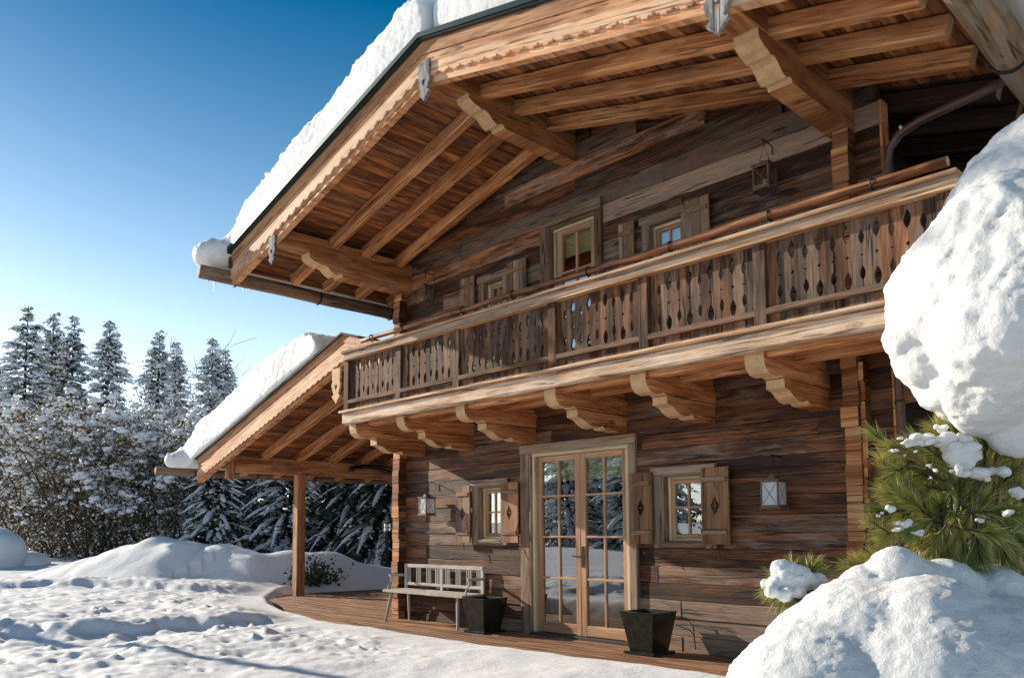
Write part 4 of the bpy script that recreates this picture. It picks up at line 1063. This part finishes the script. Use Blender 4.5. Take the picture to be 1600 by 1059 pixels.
# ================================================================== TREES
def spruce(name, H, Rr, seed, whorl=.035, per=7, twig=14, droop=.45, tl=.30, snowp=.85, sw=.13, bare=.04, frost=.0, trunk=.016):
    rr = random.Random(seed); cr = B(); sn = B(); tr = B()
    tube(tr, [(0, 0, -.3), (0, 0, H*.5), (0, 0, H*.98)], H*trunk, sides=7, r1=.02)
    z = H*bare
    while z < H*.985:
        f = z/H; L0 = Rr*(1-f)**.8*(.85+.15*rr.random())+.06
        n = per if f < .9 else 4; a0 = rr.uniform(0, 6.28)
        for k in range(n):
            a = a0+6.28*k/n+rr.uniform(-.3, .3); L = L0*rr.uniform(.5, 1.28); dz = rr.uniform(-.3, .3)*whorl*H
            dr = Vector((math.cos(a), math.sin(a), 0)); sd = Vector((-dr.y, dr.x, 0)); dp = droop*(1-f*.7)*rr.uniform(.6, 1.4)
            P = lambda t: Vector((0, 0, z+dz))+dr*(L*t)+Vector((0, 0, L*(.12*t-dp*t*t+.10*t**4)))
            nt_ = max(3, int(twig*(.35+L/Rr)))
            for i in range(nt_):
                t = .15+.85*(i+rr.random())/nt_; p = P(t)
                for s in (-1, 1):
                    l = tl*(1.15-t*.6)*rr.uniform(.6, 1.2)*(L/Rr*.6+.4)
                    v = (sd*s*rr.uniform(.5, 1)+dr*rr.uniform(.3, .9)+Vector((0, 0, rr.uniform(-.75, .1)))).normalized()
                    q = v.cross(Vector((0, 0, 1)) if abs(v.z) < .9 else dr).normalized()*l*.17
                    tn = (min(1, max(0, rr.gauss(.38, .2)+t*.15)), 0, 0)
                    (sn if rr.random() < frost else cr).quadpts([p, p+v*l*.45+q, p+v*l, p+v*l*.5-q], tint=tn)
            # snow lying on the bough
            if rr.random() < snowp:
                t0 = rr.uniform(.2, .45); t1 = rr.uniform(.75, .98); m = max(3, int(L/.35)+2); prev = None
                for i in range(m+1):
                    t = t0+(t1-t0)*i/m; wd = sw*(.35+.65*L/Rr)*math.sin(math.pi*(i+.35)/(m+.7))**.6*rr.uniform(.55, 1.35)
                    c = P(t)+Vector((0, 0, .03)); hh = wd*rr.uniform(.5, .8)
                    ring = [c-sd*wd+Vector((0, 0, -.3*hh)), c-sd*wd*.5+Vector((0, 0, hh*.8)), c+Vector((0, 0, hh)), c+sd*wd*.55+Vector((0, 0, hh*.75)), c+sd*wd+Vector((0, 0, -.3*hh)), c+Vector((0, 0, -hh*.35))]
                    n0 = len(sn.v); sn.v.extend([tuple(x) for x in ring])
                    if prev is not None:
                        for j in range(6):
                            j2 = (j+1) % 6; sn.face([prev+j, prev+j2, n0+j2, n0+j], [(0, 0)]*4, (.5, .5, .5))
                    prev = n0
                    for _ in range(2 if rr.random() < .6 else 0):      # side clumps
                        cc = c+sd*rr.choice((-1, 1))*wd*rr.uniform(1, 2.4)+Vector((0, 0, -wd*.7)); q_ = wd*rr.uniform(.35, .7); n0 = len(sn.v)
                        sn.v.extend([tuple(cc+Vector(v)*q_) for v in ((1, 0, 0), (0, 1, 0), (-1, 0, 0), (0, -1, 0), (0, 0, .7), (0, 0, -.5))])
                        for j in range(4): sn.face([n0+j, n0+(j+1) % 4, n0+4], [(0, 0)]*3, (.5, .5, .5)); sn.face([n0+(j+1) % 4, n0+j, n0+5], [(0, 0)]*3, (.5, .5, .5))
        z += whorl*H*(1-f*.45)*rr.uniform(.8, 1.2)
    root = empty(name); tr.build('trunk', BARK, root); cr.build('crown', SPRUCE, root); sn.build('snow', SNOWT, root, smooth=True)['kind'] = 'stuff'
    return root
def place(o, loc, s=1.0, rz=0, label=None, cat='tree', group=None):
    o.location = loc; o.scale = (s, s, s); o.rotation_euler = (0, 0, rz)
    if label: tag(o, label, cat, group)
    return o
GT = 'snowy spruces on the skyline'
FK = dict(whorl=.036, per=9, twig=26, tl=.62, sw=.30, droop=.66, frost=.07, snowp=.97)
far = [spruce('spruce_tree', 14, 4.4, 1, **FK), spruce('spruce_tree', 14, 3.9, 2, **FK), spruce('spruce_tree', 14, 3.3, 3, **FK)]
used = set()
FT = [(45, 470, 46, 0, 'tallest snowy spruce at the far left of the skyline'), (85, 483, 50, 1, 'snowy spruce squeezed behind the tallest one at left'), (117, 487, 48, 2, 'narrow snowy spruce right of the tallest left pair'),
      (172, 495, 46, 1, 'free-standing snowy spruce with twin tips in the gap of sky'), (250, 513, 52, 1, 'snowy spruce left of the bare birch'), (276, 528, 57, 2, 'slim spruce just behind the bare birch'),
      (333, 523, 54, 1, 'snowy spruce nearest the porch roof, taller of its pair'), (353, 540, 58, 2, 'shorter snowy spruce touching the porch snow slab'), (-20, 520, 47, 0, 'spruce cut by the left frame edge')]
for (px, py, d, k, lab) in FT:
    top = at(px, py, d); gz = ground(top.x, top.y); src = far[k]
    o = src if k not in used else copy_tree(src); used.add(k)
    place(o, (top.x, top.y, gz-.2), (top.z-gz+.2)/14, R.uniform(0, 6.28), lab, 'tree', GT)
near = [spruce('spruce_tree', 6, 2.3, 11, whorl=.042, per=10, twig=34, droop=.75, tl=.44, snowp=1.0, sw=.15, bare=.03, frost=.16), spruce('spruce_tree', 6, 2.1, 12, whorl=.042, per=10, twig=36, droop=1.05, tl=.50, snowp=.7, sw=.12, bare=.03, frost=.07)]
used = set()
NT = [(335, 25.5, 0, 5.0, 'snow-laden spruce left of the porch post, farthest left under the roof'), (398, 27, 0, 5.6, 'snow-laden spruce behind the porch between bargeboard and post'), (452, 25.5, 0, 5.8, 'snowy spruce directly behind the porch post'),
      (512, 27, 0, 6.0, 'snowy spruce just right of the porch post'), (562, 25, 1, 6.2, 'drooping green spruce with little snow behind the porch'), (608, 23.5, 1, 6.4, 'drooping dark spruce next to the chalet corner')]
for (px, d, k, H, lab) in NT:
    p = at(px, 860, d); gz = ground(p.x, p.y); src = near[k]; o = src if k not in used else copy_tree(src); used.add(k)
    place(o, (p.x, p.y, gz-.1), H/6, R.uniform(0, 6.28), lab, 'tree', 'dense spruces behind the porch')
# spruces in front of the chalet, seen mirrored in the panes
for (x, y, s) in ((-17, -23, .8), (-14, -25, .95), (-19, -28, 1.0), (-11.5, -21.5, .7), (-23, -31, 1.0), (-8, -26, .9)):
    o = copy_tree(far[0 if s > .9 else 1]); place(o, (x, y, .2), s, R.uniform(0, 6), 'snowy spruce across the garden, mirrored in the door panes', 'tree', 'spruces mirrored in the panes')

for (x, y, s_) in ((13.2, 2.5, .75), (14.5, 6.5, .85), (16, 11, .9), (13.5, -1.5, .5)):  # unseen spruces added to darken the chalet's right side
    o = copy_tree(far[0]); place(o, (x, y, .2), s_, R.uniform(0, 6), 'snowy spruce added outside the frame to darken the right side of the chalet', 'tree', 'added spruces right of the chalet')
shade_spruce = spruce('spruce_tree', 14, 2.9, 31, whorl=.026, per=9, twig=24, tl=.6, sw=.22, bare=.555, snowp=.9, trunk=.007)  # unseen tree added to cast shade on the foreground snow
place(shade_spruce, (-6.25, -7.15, .2), 1, .5, 'tall spruce with a bare lower trunk, added left of the frame to shade the near snow', 'tree', 'spruces mirrored in the panes')
def shrub(name, H, W, seed, leaves=2600, blobs=46, leafmat_=None, stems=11, frost=False):
    rr = random.Random(seed); tw = B(); lf = B(); sn = B(); tips = []
    def grow(p, d, L, r_, depth):
        n = 4; pts = [p]; 
        for i in range(n):
            d = (d+Vector((rr.uniform(-.16, .16), rr.uniform(-.16, .16), rr.uniform(-.03, .12)))).normalized(); p = p+d*(L/n); pts.append(p)
            if depth < 3 and i >= 1 and rr.random() < .85:
                nd = (d+Vector((rr.uniform(-.9, .9), rr.uniform(-.9, .9), rr.uniform(-.2, .5)))).normalized(); grow(p, nd, L*rr.uniform(.4, .62), r_*.55, depth+1)
        r_ = max(r_, .022) if frost else r_
        tube(tw, pts, r_, (rr.random()*(.9 if frost else 1), 0, 0), 5 if depth < 2 else 3, r1=r_*.45, cap=False); tips.extend(pts[1:] if depth else pts[2:])
    for i in range(stems):
        a = 6.28*i/stems+rr.uniform(-.3, .3); sp = rr.uniform(.1, .62)
        grow(Vector((math.cos(a)*.25, math.sin(a)*.25, 0)), Vector((math.cos(a)*sp*W/H*1.2, math.sin(a)*sp*W/H*1.2, 1)).normalized(), H*rr.uniform(.6, .85), .045, 0)
    for i in range(leaves):
        p = rr.choice(tips)+Vector((rr.gauss(0, .13), rr.gauss(0, .13), rr.gauss(0, .13))); l = rr.uniform(.06, .13)
        if i % 4 == 0: a_ = rr.uniform(0, 6.28); r2 = rr.uniform(.1, W*.42); p = Vector((math.cos(a_)*r2, math.sin(a_)*r2, rr.uniform(.15, H*.8)))
        if p.z < .1: continue
        v = Vector((rr.gauss(0, 1), rr.gauss(0, 1), rr.gauss(0, 1)-.3)).normalized(); q = v.orthogonal().normalized()*l*.4
        if rr.random() < (.26 if not frost else .5): sn.quadpts([p, p+v*l*.5+q*1.2, p+v*l, p+v*l*.5-q*1.2])
        else: lf.quadpts([p, p+v*l*.5+q, p+v*l, p+v*l*.5-q], tint=(min(1, max(0, rr.gauss(.42, .26))), 0, 0))
    blob_c = None
    for i in range(blobs):
        p = rr.choice(tips); s = rr.uniform(.05, .14)
        if blob_c is not None and rr.random() < .62: p = blob_c+Vector((rr.gauss(0, .14), rr.gauss(0, .14), rr.gauss(0, .10)))
        else: blob_c = p; s *= 1.35
        if p.z < H*.12: continue
        n0 = len(sn.v); ph = rr.uniform(0, 6)
        rings = [(-.35, .75), (.0, 1.0), (.35, .85), (.62, .45)]
        for zz, q in rings:
            for k in range(8):
                an = k*.785+ph; w_ = q*s*rr.uniform(.5, 1.5); sn.v.append((p.x+math.cos(an)*w_*1.05, p.y+math.sin(an)*w_*1.05, p.z+zz*s*1.1+rr.uniform(-.3, .3)*s))
        sn.v.append((p.x, p.y, p.z+.72*s)); sn.v.append((p.x, p.y, p.z-.45*s))
        for j in range(3):
            for k in range(8):
                k2 = (k+1) % 8; sn.face([n0+j*8+k, n0+j*8+k2, n0+j*8+8+k2, n0+j*8+8+k], [(0, 0)]*4, (.5, .5, .5))
        for k in range(8): sn.face([n0+24+k, n0+24+(k+1) % 8, n0+32], [(0, 0)]*3, (.5, .5, .5)); sn.face([n0+(k+1) % 8, n0+k, n0+33], [(0, 0)]*3, (.5, .5, .5))
    zs = sorted(v[2] for v in tw.v); k = H/zs[int(len(zs)*.985)]
    for q in (tw, lf, sn): q.v = [(x*min(1, k*1.15), y*min(1, k*1.15), z*k) for x, y, z in q.v]
    root = empty(name); tw.build('stem', FROSTTWIG if frost else BARK, root)
    if leaves: lf.build('foliage', leafmat_ or BROWNLEAF, root)
    sn.build('snow', SNOWT, root, smooth=True)['kind'] = 'stuff'
    return root
sh = [shrub('deciduous_shrub', 5, 4.6, 21, 9500, 460), shrub('deciduous_shrub', 5, 4.8, 22, 9500, 430), shrub('deciduous_shrub', 5, 4.4, 23, 9000, 480)]
fr = shrub('frosted_birch', 9, 5, 24, 0, 30, FROSTTWIG, 5, True)
used = set()
SHR = [(5, 31, 0, 4.6, 'brown-leaved snowy shrub at the left frame edge'), (48, 29, 1, 4.9, 'brown-leaved snowy shrub second from the left edge'), (92, 28, 2, 4.6, 'snowy shrub with dark leaves above the little drift'), (138, 27.5, 0, 5.1, 'tall fan-shaped snowy shrub with golden leaves'),
       (182, 28, 1, 5.0, 'golden-leaved snowy shrub under the twin-tipped spruce'), (222, 28.5, 2, 4.5, 'snowy shrub behind the highest snow drift'), (262, 27, 0, 5.0, 'snowy shrub tucked beside the porch gutter end'), (300, 28, 1, 4.4, 'snowy shrub half hidden by the porch roof snow'), (72, 33, 1, 5.4, 'rear snowy shrub below the left spruces'), (160, 33, 2, 5.6, 'rear snowy shrub below the lone spruce'), (115, 31, 0, 5.2, 'rear snowy shrub filling the gap between golden shrubs'), (210, 32, 0, 5.6, 'rear snowy shrub below the gap of sky'), (25, 34, 2, 5.0, 'rear snowy shrub under the tallest spruce')]
for (px, d, k, H, lab) in SHR:
    p = at(px, 862, d); gz = ground(p.x, p.y); src = sh[k]; o = src if k not in used else copy_tree(src); used.add(k)
    place(o, (p.x, p.y, gz-.1), H/5, R.uniform(0, 6.28), lab, 'shrub', 'snowy shrubs along the garden edge')
FRB = [(235, 44, 9.5, 'frosted bare tree below the gap right of the lone spruce'), (292, 47, 12.5, 'thin bare birch rising between two spruces'), (318, 42, 9.0, 'frosted bare tree left of the porch snow'), (262, 40, 8.2, 'frosted bare tree in front of the birch')]
for i, (px, d, H, lab) in enumerate(FRB):
    p = at(px, 862, d); o = fr if i == 0 else copy_tree(fr); gz = ground(p.x, p.y)
    place(o, (p.x, p.y, gz-.1), H/9, R.uniform(0, 6.28), lab, 'tree', 'frosted bare trees')
# little evergreen poking out of the berm
ev = B(); rr = random.Random(5)
for i in range(900):
    p = Vector((rr.gauss(0, .17), rr.gauss(0, .30), abs(rr.gauss(.1, .22)))); l = rr.uniform(.06, .13); v = Vector((rr.gauss(.5, .8), rr.gauss(0, 1), rr.gauss(0, 1))).normalized(); q = v.orthogonal().normalized()*l*.25
    ev.quadpts([p, p+v*l*.5+q, p+v*l, p+v*l*.5-q], tint=(rr.uniform(.1, .75), 0, 0))
o = ev.build('evergreen_bush', SPRUCE); o.location = (-5.72, 1.95, .17); tag(o, 'small dark evergreen bush poking out of the snow bank behind the porch post', 'bush')
# garden lamps
def garden_lamp(p, lab):
    gz = ground(p.x, p.y); root = tag(empty('garden_lamp', (p.x, p.y, gz)), lab, 'garden lamp', 'garden lamps behind the snow bank'); h = p.z-gz
    b = B(); tube(b, [(0, 0, -.1), (0, 0, h-.1)], .03, sides=8); b.build('pole', IRON, root)
    b = B(); tube(b, [(0, 0, h-.1), (0, 0, h+.08)], .085, sides=10); b.build('lamp_shade', FROST, root)
    b = B(); tube(b, [(0, 0, h+.08), (0, 0, h+.11)], .10, sides=10, r1=.06); tube(b, [(0, 0, h-.02), (0, 0, h)], .09, sides=10); b.build('lamp_top', IRON, root)
garden_lamp(at(605, 823, 21), 'garden lamp beside the chalet corner behind the snow bank')
garden_lamp(at(435, 827, 24), 'garden lamp left of the porch post behind the snow bank')
garden_lamp(at(293, 832, 25.5), 'garden lamp above the dip left of the porch')
# snow-buried shrub at the left edge
lump('snow_drift', [('s', tuple(at(-12, 862, 24)), (.9, .9, .75)), ('s', tuple(at(45, 880, 25)), (.7, .6, .35))], .06, [(1.5, .1, 'n')], SNOWG, label='rounded bluish snow heap at the left frame edge below the shrubs', cat='snow')

# far wooded hill
def hill():
    b = []; f = []; n = 90; m = 26
    for i in range(n+1):
        for j in range(m+1):
            a = math.atan2(fw.y, fw.x)+rad(46)-rad(92)*i/n; d = 260+j*14
            x, y = CAM.x+d*math.cos(a), CAM.y+d*math.sin(a)
            H = 8+62*sstep(.30, .75, i/n); t = j/m
            z = H*math.sin(min(1, t*1.15)*math.pi/2)*1.0+3.2*noise.noise(Vector((x*.13, y*.13, 0)))+6*noise.noise(Vector((x*.02, y*.02, 0)))+abs(noise.noise(Vector((x*.5, y*.5, 0))))*3.5
            b.append((x, y, z+4))
    for i in range(n):
        for j in range(m): f.append((i*(m+1)+j, (i+1)*(m+1)+j, (i+1)*(m+1)+j+1, i*(m+1)+j+1))
    me = bpy.data.meshes.new('hills'); me.from_pydata(b, [], f)
    m_, t, p = newmat('far_forest'); tc = N(t, 'TexCoord'); no = N(t, 'TexNoise', i_Scale=.35, i_Detail=6.0); t.links.new(tc.outputs['Object'], no.inputs['Vector'])
    t.links.new(ramp(t, no.outputs['Fac'], [(.42, (.06, .075, .08)), (.6, (.5, .52, .56))]), p.inputs['Base Color']); p.inputs['Roughness'].default_value = 1
    me.materials.append(m_); o = bpy.data.objects.new('hills', me); COL.objects.link(o); tag(o, kind='structure')
hill()
